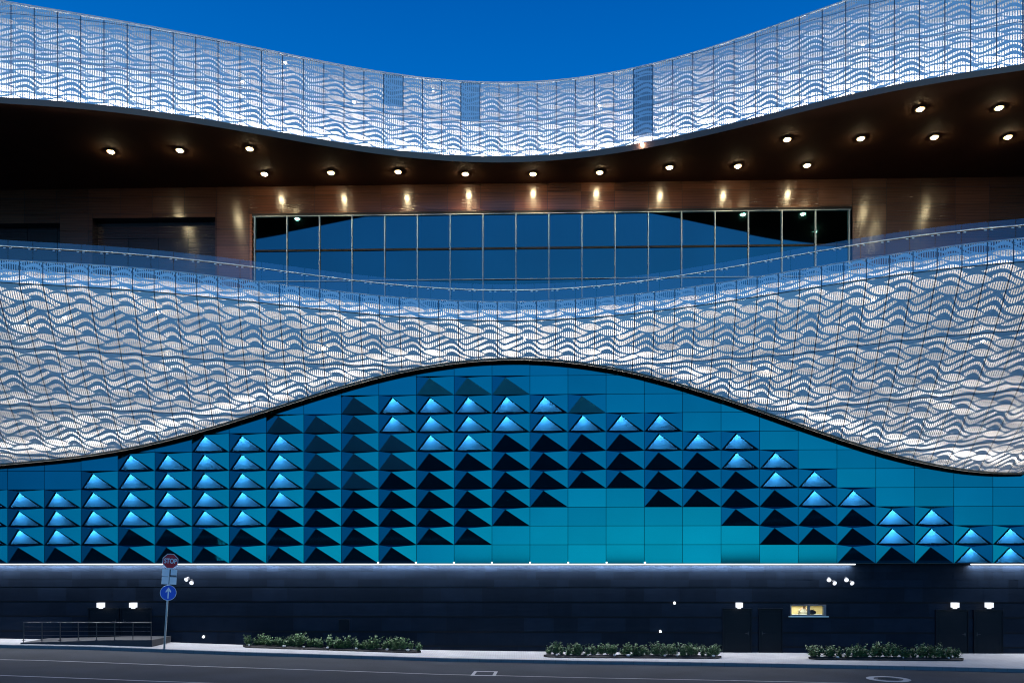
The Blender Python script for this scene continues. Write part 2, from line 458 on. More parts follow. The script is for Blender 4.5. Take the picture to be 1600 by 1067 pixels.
# soffit
mb = MB()
for i in range(len(PX) - 1):
    w0 = Vector((bot[i].x, dX(47.3, bot[i].x), HC + 22.5)); w1 = Vector((bot[i+1].x, dX(47.3, bot[i+1].x), HC + 22.5))
    mb.face([lip[i], w0, w1, lip[i+1]])
for i, s_ in ((0, -1), (len(PX) - 1, 1)):
    e = lip[i]; f = [e, Vector((e.x, dX(47.3, e.x), HC + 22.5)), Vector((e.x + 30 * s_, dX(47.3, e.x), HC + 22.5)), Vector((e.x + 30 * s_, e.y - 6, HC + 22.5))]
    mb.face(f if s_ < 0 else f[::-1])
bpart(mb, 'soffit', M['soffit'])
# LED battens along the foot of the cavity
step = 6
for i in range(0, len(PX) - step, step):
    a, b = bot[i], bot[i + step]
    c = (a + b) / 2 + nrm[i + step // 2] * 0.16 + Vector((0, 0, 0.06))
    L = light('band_batten', 'AREA', c, 155.0 * (b - a).length / 2.0, (1.0, 0.93, 0.90), shape='RECTANGLE', size=(b - a).length * 0.97, size_y=0.10)
    t = (b - a); t.z = 0; t.normalize(); n = nrm[i + step // 2]
    z = -(Vector((0, 0, 1)) * 0.92 + n * 0.38).normalized()
    y = z.cross(t).normalized()
    L.rotation_euler = Matrix((t, y, z)).transposed().to_euler()
    m_ = i + step // 2
    for a_, w_ in ((0.5, 4.2), (0.82, 4.2)):
        c = bot[m_].lerp(top[m_], a_) + n * 0.12
        L = light('band_batten', 'AREA', c, w_ * (b - a).length, (1.0, 0.94, 0.92), shape='RECTANGLE', size=(b - a).length * 0.97, size_y=0.08)
        z2 = -n; y2 = z2.cross(t).normalized(); L.rotation_euler = Matrix((t, y2, z2)).transposed().to_euler()

# --- lower perforated band: upright parapet + sloped underside
DROP = 0.5
fold = [P(px, C_FOLD(px), d_low(px)) for px in PX]
par = [P(px, C_PAR(px), d_low(px) + 0.06) for px in PX]
nrl = plan_normals(fold)
u_lo = arc(fold, 777.0, 0.955)
mb = MB()
for i in range(len(PX) - 1):
    h0 = (par[i] - fold[i]).length; h1 = (par[i+1] - fold[i+1]).length
    mb.face([fold[i], fold[i+1], par[i+1], par[i]], [(u_lo[i], 2.3), (u_lo[i+1], 2.3), (u_lo[i+1], 2.3 + h1), (u_lo[i], 2.3 + h0)])
lo_screen = bpart(mb, 'lower_perforated_band', M['screen_low'])
lowpts = [P(px, C_LOW(px), d_fac(px, DROP)) for px in PX]
lx = [p.x for p in lowpts]; lz = [p.z for p in lowpts]
low = []
for p in fold:
    z = float(np.interp(p.x, lx, lz)); low.append(Vector((p.x, dX(40.0 - DROP, p.x), z)))
mb = MB(); NS = 12
def vs_(L): return 0.82 + 0.18 * max(0.0, 1 - max(0.0, L - 2.0) / 4.0)     # the slot rows spread where the band is deep
def sl(i, a, off=0.0):
    p = fold[i].lerp(low[i], a)
    L = (low[i] - fold[i]).length
    out = Vector((0, -0.55, -0.8)) * (0.035 * L * 4 * a * (1 - a))     # gentle belly
    return p + out + Vector((0, 0.62, 0.35)) * off
for i in range(len(PX) - 1):
    L0 = (low[i] - fold[i]).length; L1 = (low[i+1] - fold[i+1]).length
    V0_, V1_ = L0 * vs_(L0), L1 * vs_(L1)
    for j in range(NS):
        a, b = j / NS, (j + 1) / NS
        mb.face([sl(i, b), sl(i+1, b), sl(i+1, a), sl(i, a)], [(u_lo[i], 20.7 - V0_*b), (u_lo[i+1], 20.7 - V1_*b), (u_lo[i+1], 20.7 - V1_*a), (u_lo[i], 20.7 - V0_*a)])
bpart(mb, 'sloped_band', M['screen_low'], lo_screen, smooth=True)
# cavity lining
mb = MB()
for i in range(len(PX) - 1):
    for j in range(NS):
        a, b = j / NS, (j + 1) / NS
        oa, ob = 1.1 * (1 - 0.5 * a), 1.1 * (1 - 0.5 * b)
        mb.face([sl(i, b, ob), sl(i+1, b, ob), sl(i+1, a, oa), sl(i, a, oa)])
    mb.face([sl(i, 1, .55), low[i] + Vector((0, .24, -.06)), low[i+1] + Vector((0, .24, -.06)), sl(i+1, 1, .55)])
    p0 = sl(i, 0, 1.1); p1 = sl(i+1, 0, 1.1)
    q0 = par[i] + nrl[i]*0.55 - Vector((0, 0, 0.25)); q1 = par[i+1] + nrl[i+1]*0.55 - Vector((0, 0, 0.25))
    mb.face([p0, p1, q1, q0])
bpart(mb, 'cavity_lining', M['cavity'], lo_screen)
# dark rim along the lower edge; mottled bronze colour imitates its warm-lit grating
mb = MB()
for i in range(len(PX) - 1):
    a0, a1 = low[i], low[i+1]
    dn = Vector((0, -0.04, -0.10))
    mb.face([a0 + dn, a1 + dn, a1 - Vector((0, .01, 0)), a0 - Vector((0, .01, 0))])
    mb.face([a0 + dn, a0 + dn + Vector((0, .27, 0.05)), a1 + dn + Vector((0, .27, 0.05)), a1 + dn])
bpart(mb, 'edge_rim', M['rim'], lo_screen)
# slim dark line on the fold
mb = MB(); mb.tube([p + Vector((0, -0.01, 0)) for p in fold], 0.018, 6)
bpart(mb, 'fold_trim', M['metal_dark'], lo_screen)
mb = MB(); mb.tube([p + Vector((0, 0, 0.0)) for p in par], 0.025, 6)
bpart(mb, 'coping', M['blank'], lo_screen)

for i in range(0, len(PX) - step, step):
    m_ = i + step // 2
    t0 = (fold[i+step] - fold[i]); ln = t0.length; t0.normalize()
    L0 = (low[m_] - fold[m_]).length
    nr = max(2, round(L0 / 1.25))
    for k in range(nr):
        a = (k + 0.5) / nr
        c = sl(m_, a, 0.10)
        pw = 6.4 * ln * random.uniform(0.8, 1.2) * (2.1 if k == nr - 1 else 1.0) * (1.0 if L0 > 3.5 else 1.25)
        L = light('band_batten', 'AREA', c, pw, (1.0, 0.91, 0.82), shape='RECTANGLE', size=ln * 0.97, size_y=0.45)
        t = (sl(i + step, a) - sl(i, a)).normalized()
        up_ = (sl(m_, max(0, a - .1)) - sl(m_, min(1, a + .1))).normalized()
        nn = t.cross(up_).normalized()
        if nn.y < 0: nn = -nn
        z = -nn; y = z.cross(t).normalized(); tt = y.cross(z)
        L.rotation_euler = Matrix((tt, y, z)).transposed().to_euler()
    c = fold[m_].lerp(par[m_], .12) + nrl[m_] * .14
    L = light('band_batten', 'AREA', c, 8.0 * ln, (1.0, 0.93, 0.88), shape='RECTANGLE', size=ln * 0.97, size_y=0.08)
    t = Vector((t0.x, t0.y, 0)).normalized(); z = -(nrl[m_] * .8 + Vector((0, 0, .5))).normalized(); y = z.cross(t).normalized(); tt = y.cross(z)
    L.rotation_euler = Matrix((tt, y, z)).transposed().to_euler()

# bright bulbs that show through the slots
def bulb(pos, parent, r=0.085):
    m_ = MB(); 
    bm = bmesh.new(); bmesh.ops.create_icosphere(bm, subdivisions=2, radius=r)
    vs = [v.co.copy() for v in bm.verts]; i0 = len(m_.v)
    m_.v += [Vector(pos) + v for v in vs]
    for f in bm.faces: m_.f.append(tuple(i0 + v.index for v in f.verts)); m_.mi[len(m_.f)-1] = 0
    bm.free()
    return bpart(m_, 'bulb', M['spark'], parent)
for px, py in ((114,62),(446,98),(379,127),(553,160),(676,141),(936,165),(1348,72)):
    a = (py - C_BOT(px)) / (C_TOP(px) - C_BOT(px))
    bulb(P(px, py, d_up(px) + 0.32*a + 0.10), up_screen, 0.075)
bulb(P(1003, 226, d_up(1003) - 0.12), up_screen, 0.075)
for px, py in ((97,503),(38,505),(255,563),(108,683),(503,543),(973,522),(822,530),(1196,577),(1362,470),(1533,531),(1467,624),(240,488),(1100,650) ):
    yf, yl = C_FOLD(px), C_LOW(px)
    if py > yl: continue
    # solve for the place on the sloped sheet behind this sight line
    best = None
    for i in range(len(PX)):
        for j in range(25):
            q = sl(i, j / 24.0); qx = 800 + q.x / q.y * F; qy = 880 - (q.z - HC) / q.y * F
            e = (qx - px)**2 + (qy - py)**2
            if best is None or e < best[0]: best = (e, i, j)
    bulb(sl(best[1], best[2] / 24.0, 0.12), lo_screen, 0.075)

# --- terrace floor and wood wall behind it
mb = MB()
zt = HC + 11.95
for i in range(len(PX) - 1):
    a = par[i] + nrl[i]*0.56; b = par[i+1] + nrl[i+1]*0.56
    za, zb_ = max(zt, fold[i].z + .46), max(zt, fold[i+1].z + .46)
    mb.face([Vector((a.x, a.y, a.z - .27)), Vector((b.x, b.y, b.z - .27)), Vector((b.x, b.y + .05, zb_)), Vector((a.x, a.y + .05, za))])
    mb.face([Vector((a.x, a.y + .05, za)), Vector((b.x, b.y + .05, zb_)), Vector((b.x, dX(47.8, b.x), zb_)), Vector((a.x, dX(47.8, a.x), za))])
bpart(mb, 'terrace_floor', M['concrete'])

WZ0, WZ1 = zt, HC + 22.5
XW0, XW1 = -15.42, 19.78                 # terrace window
WTOP = HC + 20.66
def wall_pt(X, z, off=0.0): return Vector((X, dX(47.0 - off, X), z))
niches = [(-25.2, -17.75, HC + 20.7), (-37.0, -27.2, HC + 20.45)]
mb = MB()
mb.face([wall_pt(-42, WZ0, -1.0), wall_pt(50, WZ0, -1.0), wall_pt(50, WZ1 + .5, -1.0), wall_pt(-42, WZ1 + .5, -1.0)])
bpart(mb, 'wall_backing', M['black'])
mb = MB(); mbd = MB()
xs = [XW0 - 0.12 + 1.95 * i for i in range(-13, 0)] + [XW0 - 0.12]
cols = [(XW0 - .3 + 1.95*i, XW0 - .3 + 1.95*(i+1)) for i in range(-14, 0)] + [(XW0 - .3 + 1.98*i, XW0 - .3 + 1.98*(i+1)) for i in range(0, 34)]
zs = [WZ1]
for h in (0.55, 0.98, 0.98, 0.98, 0.98, 0.98, 0.98, 0.98, 0.98, 0.98, 0.98): zs.append(zs[-1] - h)
def wtile(m, x0, x1, z0, z1, off):
    g = 0.011
    if x1 - x0 < 0.05 or z1 - z0 < 0.05: return
    m.face([wall_pt(x0+g, z0+g, off), wall_pt(x1-g, z0+g, off), wall_pt(x1-g, z1-g, off), wall_pt(x0+g, z1-g, off)], tone=random.random())
def cut(x0, x1, z0, z1, hx0, hx1, hz1):
    """rectangles of a tile left after an opening (from the floor up to hz1) is cut out"""
    if x1 <= hx0 or x0 >= hx1 or z0 >= hz1: return [(x0, x1, z0, z1)]
    r = []
    if x0 < hx0: r.append((x0, hx0, z0, z1))
    if x1 > hx1: r.append((hx1, x1, z0, z1))
    if z1 > hz1: r.append((max(x0, hx0), min(x1, hx1), max(z0, hz1), z1))
    return r
openings = [(XW0 - .10, XW1 + .10, WTOP + .16)] + [(a, b, z) for a, b, z in niches]
for (x0, x1) in cols:
    for z1, z0 in zip(zs, zs[1:]):
        rects = [(x0, x1, z0, z1)]
        for op in openings:
            rects = [q for r_ in rects for q in cut(*r_, *op)]
        for q in rects: wtile(mb, *q, 0.0)
wood_wall = bpart(mb, 'wood_wall', M['wood'])
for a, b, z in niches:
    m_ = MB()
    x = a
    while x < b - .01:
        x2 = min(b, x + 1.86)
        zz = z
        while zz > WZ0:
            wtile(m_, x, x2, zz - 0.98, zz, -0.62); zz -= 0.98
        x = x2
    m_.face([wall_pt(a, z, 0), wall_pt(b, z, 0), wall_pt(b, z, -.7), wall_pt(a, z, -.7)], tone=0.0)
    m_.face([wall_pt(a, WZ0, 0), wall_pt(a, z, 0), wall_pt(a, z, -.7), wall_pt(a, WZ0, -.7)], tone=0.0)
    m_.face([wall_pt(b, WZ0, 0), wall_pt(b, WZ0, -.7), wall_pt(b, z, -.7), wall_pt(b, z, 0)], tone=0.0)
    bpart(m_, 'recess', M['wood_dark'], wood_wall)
m_ = MB()
m_.box(-0.14, 0.0, -0.06, 0.3, 0, WTOP + .16 - WZ0)
o = m_.build('jamb', M['jamb'], wood_wall); o.location = wall_pt(XW0 - .10, WZ0) - Vector((0, 40, 0)); o.rotation_euler = (0, 0, ROTZ)

# --- terrace window: frame, mullions, panes
MX = [0.23 + 1.95 * i for i in range(-8, 11)]
fr = MB()
def wbox(m, X, wx, z0, z1, y0, y1):
    """box hugging the wood wall plane, y measured towards the street"""
    c = [wall_pt(X - wx, z0, y0), wall_pt(X + wx, z0, y0), wall_pt(X + wx, z0, y1), wall_pt(X - wx, z0, y1)]
    h = Vector((0, 0, z1 - z0)); i = len(m.v); m.v += c + [p + h for p in c]
    for q in ((0,1,2,3),(7,6,5,4),(0,4,5,1),(1,5,6,2),(2,6,7,3),(3,7,4,0)):
        m.f.append(tuple(i + a for a in q)); m.mi[len(m.f)-1] = 0
Xm = (MX[0] + MX[-1]) / 2; hw = (MX[-1] - MX[0]) / 2
wbox(fr, Xm, hw + .10, WTOP, WTOP + 0.045, 0.07, -0.2)
win = bpart(fr, 'terrace_window', M['mullion'])
hd = MB(); wbox(hd, Xm, hw + .16, WTOP + .075, WTOP + 0.20, 0.06, -0.3); bpart(hd, 'head_cover', M['black'], win)
for z, hh, y, mt in ((HC + 18.65, 0.055, 0.02, 'black'), (HC + 16.82, 0.025, 0.05, 'mullion')):  # dark transom, then a pale bar standing in for a handrail reflection
    t_ = MB(); wbox(t_, Xm, hw, z - hh, z + hh, y, -0.1); bpart(t_, 'cross_line', M[mt], win)
for X in MX:
    t_ = MB(); wbox(t_, X, 0.028, WZ0, WTOP - .002, 0.085, -0.1); bpart(t_, 'mullion', M['mullion'], win)
for a, b in zip(MX, MX[1:]):
    t_ = MB()
    for z0, z1 in ((WZ0, HC + 16.78), (HC + 16.86, HC + 18.59), (HC + 18.71, WTOP)):
        j1, j2 = random.uniform(-.009, .009), random.uniform(-.006, .006)
        t_.face([wall_pt(a + .04, z0, -.03 + j1), wall_pt(b - .04, z0, -.03 - j1), wall_pt(b - .04, z1, -.03 + j2 - j1), wall_pt(a + .04, z1, -.03 + j2 + j1)])
    bpart(t_, 'pane', M['pane'], win)

# --- teal cladding: flat panels + pyramid panels
CW, RH = 1.912, 0.945
X0 = 0.903
def cell_x(j): return X0 + CW * j
def fac_pt(X, z, off=0.0): return Vector((X, dX(40.0 - off, X), z))
dark = {0: list(range(-20, -3)) + [8, 9, 10], 1: list(range(-11, -1)) + [6, 7, 8], 2: list(range(-7, 0)) + [5, 6, 7, 8],
        3: list(range(-6, 1)) + [3, 4, 5, 6], 4: list(range(-6, 4)) + [4, 5], 5: list(range(-6, 4)) + [4], 6: [-6, -5, -4, -1, 0, 1, 2],
        7: [-7, -6, -5], 8: [-5, 1], 9: [-3, -2, -1]}
lit = {0: [11, 12, 13], 1: [-16, -15, -14, -13, -12, 9, 10, 11, 12, 13], 2: list(range(-15, -7)) + [9, 10], 3: list(range(-15, -6)) + [7, 8],
       4: list(range(-12, -6)) + [6, 7], 5: list(range(-11, -6)) + [5, 6], 6: [-9, -8, -7, -3, -2, 3, 4, 5], 7: list(range(-4, 4)), 8: list(range(-4, 1)), 9: []}
taken = {(r, j) for r in dark for j in dark[r]} | {(r, j) for r in lit for j in lit[r]}
mb = MB()
mb.face([fac_pt(-45, HC - .02, -0.62), fac_pt(45, HC - .02, -0.62), fac_pt(45, HC + 12.5, -0.62), fac_pt(-45, HC + 12.5, -0.62)])
bpart(mb, 'cladding_backing', M['black'])
mb = MB()
g = 0.012
for r in range(0, 12):
    for j in range(-21, 22):
        if (r, j) in taken: continue
        x0, x1 = cell_x(j) + g, cell_x(j + 1) - g; z0, z1 = HC + r * RH + g, HC + (r + 1) * RH - g
        w = [random.uniform(-.0034, .0034) for _ in range(3)]
        cz = [w[0] - w[1], w[0] + w[1]]
        mb.face([fac_pt(x0, z0, w[0] + w[1]), fac_pt(x1, z0, w[0] - w[1]), fac_pt(x1, z1, -w[0] - w[1] + w[2]), fac_pt(x0, z1, -w[0] + w[1] + w[2])], tone=random.random())
bpart(mb, 'flat_cladding', M['teal'])

AX, AZ, AH = 0.355 * CW, 0.865 * RH, 0.20
FADED = {(9,-3),(9,-2),(9,-1),(8,1),(8,-5),(7,-7),(7,-6),(7,-5),(6,-6),(6,-5),(6,-4),(5,-5),(5,-4),(5,-6),(4,-5),(4,-6)}
def pyramid(lit_, faded_=False):
    x0, x1, z0, z1 = g, CW - g, g, RH - g
    A, Bq, C, D, E = Vector((x0, 0, z0)), Vector((x1, 0, z0)), Vector((x1, 0, z1)), Vector((x0, 0, z1)), Vector((AX, -AH, AZ))
    m_ = MB()
    m_.face([A, E, D], tone=.5); m_.face([Bq, C, E], tone=.5); m_.face([D, E, C], tone=.5)
    if not lit_:
        m_.face([A, Bq, E], tone=.4, mi=1)
        return m_.build('faded_pyramid_panel' if faded_ else 'dark_pyramid_panel', [M['teal'], (M['pale'] if faded_ == 2 else M['faded']) if faded_ else M['teal']], B), None
    c = A * .36 + Bq * .32 + E * .32
    n = (Bq - A).cross(E - A).normalized()
    def inset(p, q, r_): return p * (1 - q - r_)
    a = A + (Bq - A) * 0.055 + (E - A) * 0.055; b = Bq + (A - Bq) * 0.085 + (E - Bq) * 0.055; e = E + (A - E) * 0.02 + (Bq - E) * 0.075
    e = E * 0.92 + A * 0.02 + Bq * 0.06
    rec = Vector((0, 0.012, 0.004))
    for p, q, s, t in ((A, Bq, b, a), (Bq, E, e, b), (E, A, a, e)):
        m_.face([p, q, s, t], tone=.3)
        m_.face([t, s, s + rec, t + rec], tone=.3)
    # closed light box behind
    y = 0.40
    K = [Vector((x0, 0, z0)), Vector((x1, 0, z0)), Vector((x1, 0, z1)), Vector((x0, 0, z1))]
    Q = [Vector((p.x, y, p.z)) for p in K]
    for i in range(4): m_.face([K[i], K[(i+1) % 4], Q[(i+1) % 4], Q[i]], mi=1)
    m_.face(Q, mi=1)
    o = m_.build('lit_pyramid_panel', [M['teal'], M['litbox']], B)
    t_ = MB(); t_.face([a + rec, b + rec, e + rec])
    k = t_.build('lit_triangle', M['lit'], o)
    return o, k
def place(o, r, j):
    X = cell_x(j); p = fac_pt(X, HC + r * RH)
    o.location = p - Vector((0, 40, 0))
    o.rotation_euler = (R(random.uniform(-.12, .12)), 0, ROTZ + R(random.uniform(-.15, .15)))
def vis(r, j):
    p = fac_pt(cell_x(j) + CW * .5, HC + r * RH); px = 800 + p.x / p.y * F
    return -70 < px < 1670
proto, _ = pyramid(False); first = True
for r in sorted(dark):
    for j in dark[r]:
        if (r, j) in FADED: continue
        o = proto if first else dup(proto, B); first = False
        place(o, r, j)
proto, _ = pyramid(False, True); first = True
PALE = {(9,-3),(9,-2),(9,-1),(8,1)}
for r, j in sorted(FADED - PALE):
    o = proto if first else dup(proto, B); first = False
    place(o, r, j)
proto, _ = pyramid(False, 2); first = True
for r, j in sorted(PALE):
    o = proto if first else dup(proto, B); first = False
    place(o, r, j)
ndark = sum(len(v) for v in dark.values())
proto, tri = pyramid(True); first = True
PL = bpy.data.lights.new('triangle_lamp', 'POINT'); PL.energy = 16; PL.color = (0.85, 0.95, 1.0); PL.shadow_soft_size = 0.10
for r in sorted(lit):
    for j in lit[r]:
        o = proto if first else dup(proto, B); first = False
        place(o, r, j)
        l = bpy.data.objects.new('triangle_lamp', PL); COL.objects.link(l); l.parent = o
        l.location = (AX, 0.17, RH * 0.86)

# --- light ledge at the foot of the cladding
mb = MB(); ms_ = MB()
def ledge(m, xa, xb, z0, z1, y0, y1):
    n = max(1, int((xb - xa) / 4))
    c = [fac_pt(xa, z0, y0), fac_pt(xb, z0, y0), fac_pt(xb, z0, y1), fac_pt(xa, z0, y1)]
    h = Vector((0, 0, z1 - z0)); i = len(m.v); m.v += c + [p + h for p in c]
    for q in ((0,1,2,3),(7,6,5,4),(0,4,5,1),(1,5,6,2),(2,6,7,3),(3,7,4,0)):
        m.f.append(tuple(i + a for a in q)); m.mi[len(m.f)-1] = 0
ledge(mb, -45, 45, HC - .012, HC + .012, 0.30, -0.3)
led = bpart(mb, 'ledge', M['metal_dark'])
def xpx(px): return (px - 800) / F * d_fac(px)
for a, b in ((-300, 1333), (1513, 1900)):
    s_ = MB(); ledge(s_, xpx(a), xpx(b), HC - .065, HC - .014, 0.26, 0.20)
    bpart(s_, 'led_strip', M['strip'], led)
    x = xpx(a)
    while x < xpx(b) - .2:
        x2 = min(x + 3.8, xpx(b)); 
        L = light('ledge_batten', 'AREA', fac_pt((x + x2)/2, HC - .07, 0.13), 215.0 * (x2 - x) / 3.8, (0.90, 0.93, 1.0), shape='RECTANGLE', size=x2 - x, size_y=0.05)
        L.rotation_euler = (R(-8), 0, ROTZ); x = x2
for j in range(-4, 4):
    s_ = MB(); p = fac_pt(cell_x(j), HC + .012, 0.22)
    s_.box(p.x - .035, p.x + .035, p.y - .05, p.y + .05, p.z, p.z + .07); bpart(s_, 'ledge_clip', M['pin'], led)

# --- ground profile (street falls gently to the right)
def gz(X):
    return float(np.interp(X, [-60, -27, -20, -13, -3, 3, 60], [0.75, 0.60, 0.50, 0.28, 0.05, 0.0, -0.06]))

# --- dark base wall
BW = 0.02
hx0, hx1 = xpx(1234.5), xpx(1290)
rows_y = [881.5, 893, 905, 917, 940.5, 963.5, 987, 1009, 1030]
rowz = [HC - (y - 880) / F * 40 for y in rows_y]
mb = MB(); bk = MB()
wz0, wz1 = HC - (962.3 - 880) / F * 39.4, HC - (944.5 - 880) / F * 39.4
for xa, xb, za, zb in ((-45, hx0, -1, HC), (hx1, 45, -1, HC), (hx0, hx1, -1, wz0), (hx0, hx1, wz1, HC)):
    bk.face([fac_pt(xa, za, BW - .03), fac_pt(xb, za, BW - .03), fac_pt(xb, zb, BW - .03), fac_pt(xa, zb, BW - .03)])
bpart(bk, 'base_wall_backing', M['black'])
for k, (zt_, zb_) in enumerate(zip(rowz, rowz[1:])):
    x = -45.0
    tall = k >= 3
    while x < 45:
        w = random.choice((0.45, 0.6, 0.9, 1.2)) if not tall else random.choice((0.9, 1.2, 1.5, 1.8))
        x2 = x + w
        gap = 0.08 if tall else 0.012
        rects = [(x, x2)]
        if zt_ > wz0 + .03 and zb_ < wz1 - .03:
            rects = []
            if x < hx0: rects.append((x, min(x2, hx0)))
            if x2 > hx1: rects.append((max(x, hx1), x2))
        for a, b in rects:
            if b - a < .03: continue
            o_ = BW + random.uniform(0, .006)
            mb.face([fac_pt(a + .004, zb_ + gap*.5, o_), fac_pt(b - .004, zb_ + gap*.5, o_), fac_pt(b - .004, zt_ - gap*.5, o_ + random.uniform(-.002, .002)), fac_pt(a + .004, zt_ - gap*.5, o_)], tone=random.random())
        x = x2
base = bpart(mb, 'base_wall', M['basewall'])

# --- doors
def door(px0, px1, py0, py1, hside, parent=B):
    x0, x1 = xpx(px0), xpx(px1)
    Xc = (x0 + x1) / 2; hw_ = (x1 - x0) / 2; d = dX(40, Xc)
    z1 = HC - (py0 - 880) / F * d; z0 = HC - (py1 - 880) / F * d
    o = empty('x', fac_pt(Xc, z0, BW) - Vector((0, 40, 0)), ROTZ, B); o.name = 'door_origin'
    bpy.data.objects.remove(o)
    m_ = MB(); m_.box(-hw_ + .05, hw_ - .05, -.045, .0, .02, z1 - z0 - .05)
    m_.box(-hw_ + .16, hw_ - .16, -.055, -.044, .20, (z1 - z0) * .45); m_.box(-hw_ + .16, hw_ - .16, -.055, -.044, (z1 - z0) * .52, z1 - z0 - .22)
    dr = m_.build('door', M['door'], B, loc=fac_pt(Xc, z0, BW) - Vector((0, 40, 0)), rz=ROTZ)
    f_ = MB(); f_.box(-hw_, -hw_ + .045, -.075, .0, 0, z1 - z0); f_.box(hw_ - .045, hw_, -.075, .0, 0, z1 - z0); f_.box(-hw_ + .045, hw_ - .045, -.075, .0, z1 - z0 - .045, z1 - z0)
    f_.box(-hw_ - .03, hw_ + .03, -.12, .0, z1 - z0 + .002, z1 - z0 + .03)
    f_.build('frame', M['door'], dr)
    h_ = MB(); hx = (hw_ - .17) * hside
    h_.tube([(hx, -.045, 1.02), (hx, -.10, 1.02), (hx - .14 * hside, -.10, 1.02)], .014, 6); h_.box(hx - .025, hx + .025, -.058, -.0555, .93, 1.11)
    h_.build('handle', M['rail'], dr)
    return dr
door(1129, 1174, 951, 1020.5, 1); door(1185, 1222, 951, 1020.5, -1)
door(1461, 1512, 953, 1022.5, 1); door(1520, 1566, 953, 1022.5, -1)
door(139, 187, 950, 1001, 1); door(189, 237, 950, 1001, -1)
# small hatch on the wall
m_ = MB(); m_.box(-.27, .27, -.03, 0, 0, .52); m_.box(-.30, .30, -.05, 0, .525, .56)
m_.build('hatch', M['door'], B, loc=fac_pt(xpx(538), HC - (984 - 880) / F * 40.2, BW + .006) - Vector((0, 40, 0)), rz=ROTZ)

# --- little lit window and its room
zc = (wz0 + wz1) / 2; Xc = (hx0 + hx1) / 2; hw_ = (hx1 - hx0) / 2; hh = (wz1 - wz0) / 2
def wl(Xo, yo, z): return (Xo, yo, z)
wloc = fac_pt(Xc, zc, BW) - Vector((0, 40, 0))
m_ = MB()
m_.box(-hw_, hw_, -.06, .10, -hh, -hh + .07); m_.box(-hw_, hw_, -.06, .10, hh - .05, hh)
m_.box(-hw_, -hw_ + .05, -.06, .10, -hh + .07, hh - .05); m_.box(hw_ - .13, hw_, -.06, .10, -hh + .07, hh - .05)
m_.box(-.02, .09, -.058, .10, -hh + .07, hh - .05)
wn = m_.build('small_window', M['kerb'], B, loc=wloc, rz=ROTZ)
m_ = MB(); m_.box(-hw_ - .1, hw_ + .12, -.10, .0, -hh - .05, -hh - .004); m_.build('sill', M['alu'], wn)
m_ = MB()
z0r, z1r, yb, xr = -1.05, 1.35, 2.6, 2.4
for f_ in ([(-xr,yb,z0r),(xr,yb,z0r),(xr,yb,z1r),(-xr,yb,z1r)], [(-xr,.12,z0r),(xr,.12,z0r),(xr,yb,z0r),(-xr,yb,z0r)], [(-xr,.12,z1r),(-xr,yb,z1r),(xr,yb,z1r),(xr,.12,z1r)],
           [(-xr,.12,z0r),(-xr,yb,z0r),(-xr,yb,z1r),(-xr,.12,z1r)], [(xr,.12,z0r),(xr,.12,z1r),(xr,yb,z1r),(xr,yb,z0r)]):
    m_.face(f_)
m_.box(-xr + .1, -.5, yb - .3, yb - .02, .10, .16); m_.box(-.2, 1.4, yb - .3, yb - .02, .28, .33)
m_.build('guard_room', M['room'], wn)
m_ = MB(); m_.face([(-hw_ + .05, .03, -hh + .07), (hw_ - .13, .03, -hh + .07), (hw_ - .13, .03, hh - .05), (-hw_ + .05, .03, hh - .05)])
m_.build('pane', M['balus'], wn)
Lr = light('room_lamp', 'AREA', Vector(wloc) + Vector((0, 41.3, 1.2)), 115, (1.0, 0.90, 0.62), shape='RECTANGLE', size=1.2, size_y=0.6)
wworld = Vector(wloc) + Vector((0, 40, 0))

# ------------------------------------------------------------------ glass balustrade on the terrace
glass_r = empty('glass_balustrade', (0, 40, HC + 12))
tag(glass_r, 'frameless glass balustrade with thin steel handrail along the terrace edge', 'balustrade')
def gpart(mb_, name, mat, **kw):
    for i, p in enumerate(mb_.v): mb_.v[i] = p - Vector((0, 40, HC + 12))
    return mb_.build(name, mat, glass_r, **kw)
BD = 0.75
def rail_y(px):
    return float(np.interp(px, RPX, RPY))
C_RAIL = Curve([(0,384.5),(101,390.5),(202,397.5),(304,406.5),(405,418.4),(472,427.5),(540,437.3),(631,447.5),(732,452.5),(800,453),(867,451),(935,446.4),(1002,439.7),(1065,432),(1161,414.5),(1276,392.8),(1330,383.5),(1397,374.3),(1499,362),(1600,352)])
rail = [P(px, C_RAIL(px), d_low(px) + BD) for px in PX]
gtop = [p + Vector((0, 0, (0.30 + 0.0 * abs(px - 800)))) for p, px in zip(rail, PX)]
gbot = [Vector((p.x, p.y, q.z - .55)) for p, q in zip(rail, par)]
u_g = arc(rail, 770.0, 1.03)
def at(arr, u): return Vector([float(np.interp(u, u_g, [p[i] for p in arr])) for i in range(3)])
pane_u = range(math.ceil(u_g[0]), math.floor(u_g[-1]))
hr = MB(); hr.tube([p - Vector((0, .07, 0)) for p in rail], 0.026, 8)
handrail = gpart(hr, 'handrail', M['steel'], smooth=True)
bk_ = MB()
for u in pane_u:
    s_ = MB(); a0, a1 = at(gbot, u + .012), at(gbot, u + .988); b0, b1 = at(gtop, u + .012), at(gtop, u + .988)
    n_ = Vector((0, .016, 0))
    i = 0; s_.v += [a0, a1, b1, b0, a0 + n_, a1 + n_, b1 + n_, b0 + n_]
    for q in ((0,1,2,3),): s_.f.append(q); s_.mi[len(s_.f)-1] = 0
    s_.v = s_.v[:4]
    gp = gpart(s_, 'glass_pane', M['balus'])
    for du in (.12, .88):
        c = at(rail, u + du) - Vector((0, 0.03, 0.08)); bk_ = MB(); c = c - Vector((0, 40, HC + 12)); bk_.box(c.x - .05, c.x + .05, c.y - .02, c.y + .02, c.z - .02, c.z + .02); bk_.build('bracket', M['steel'], gp)

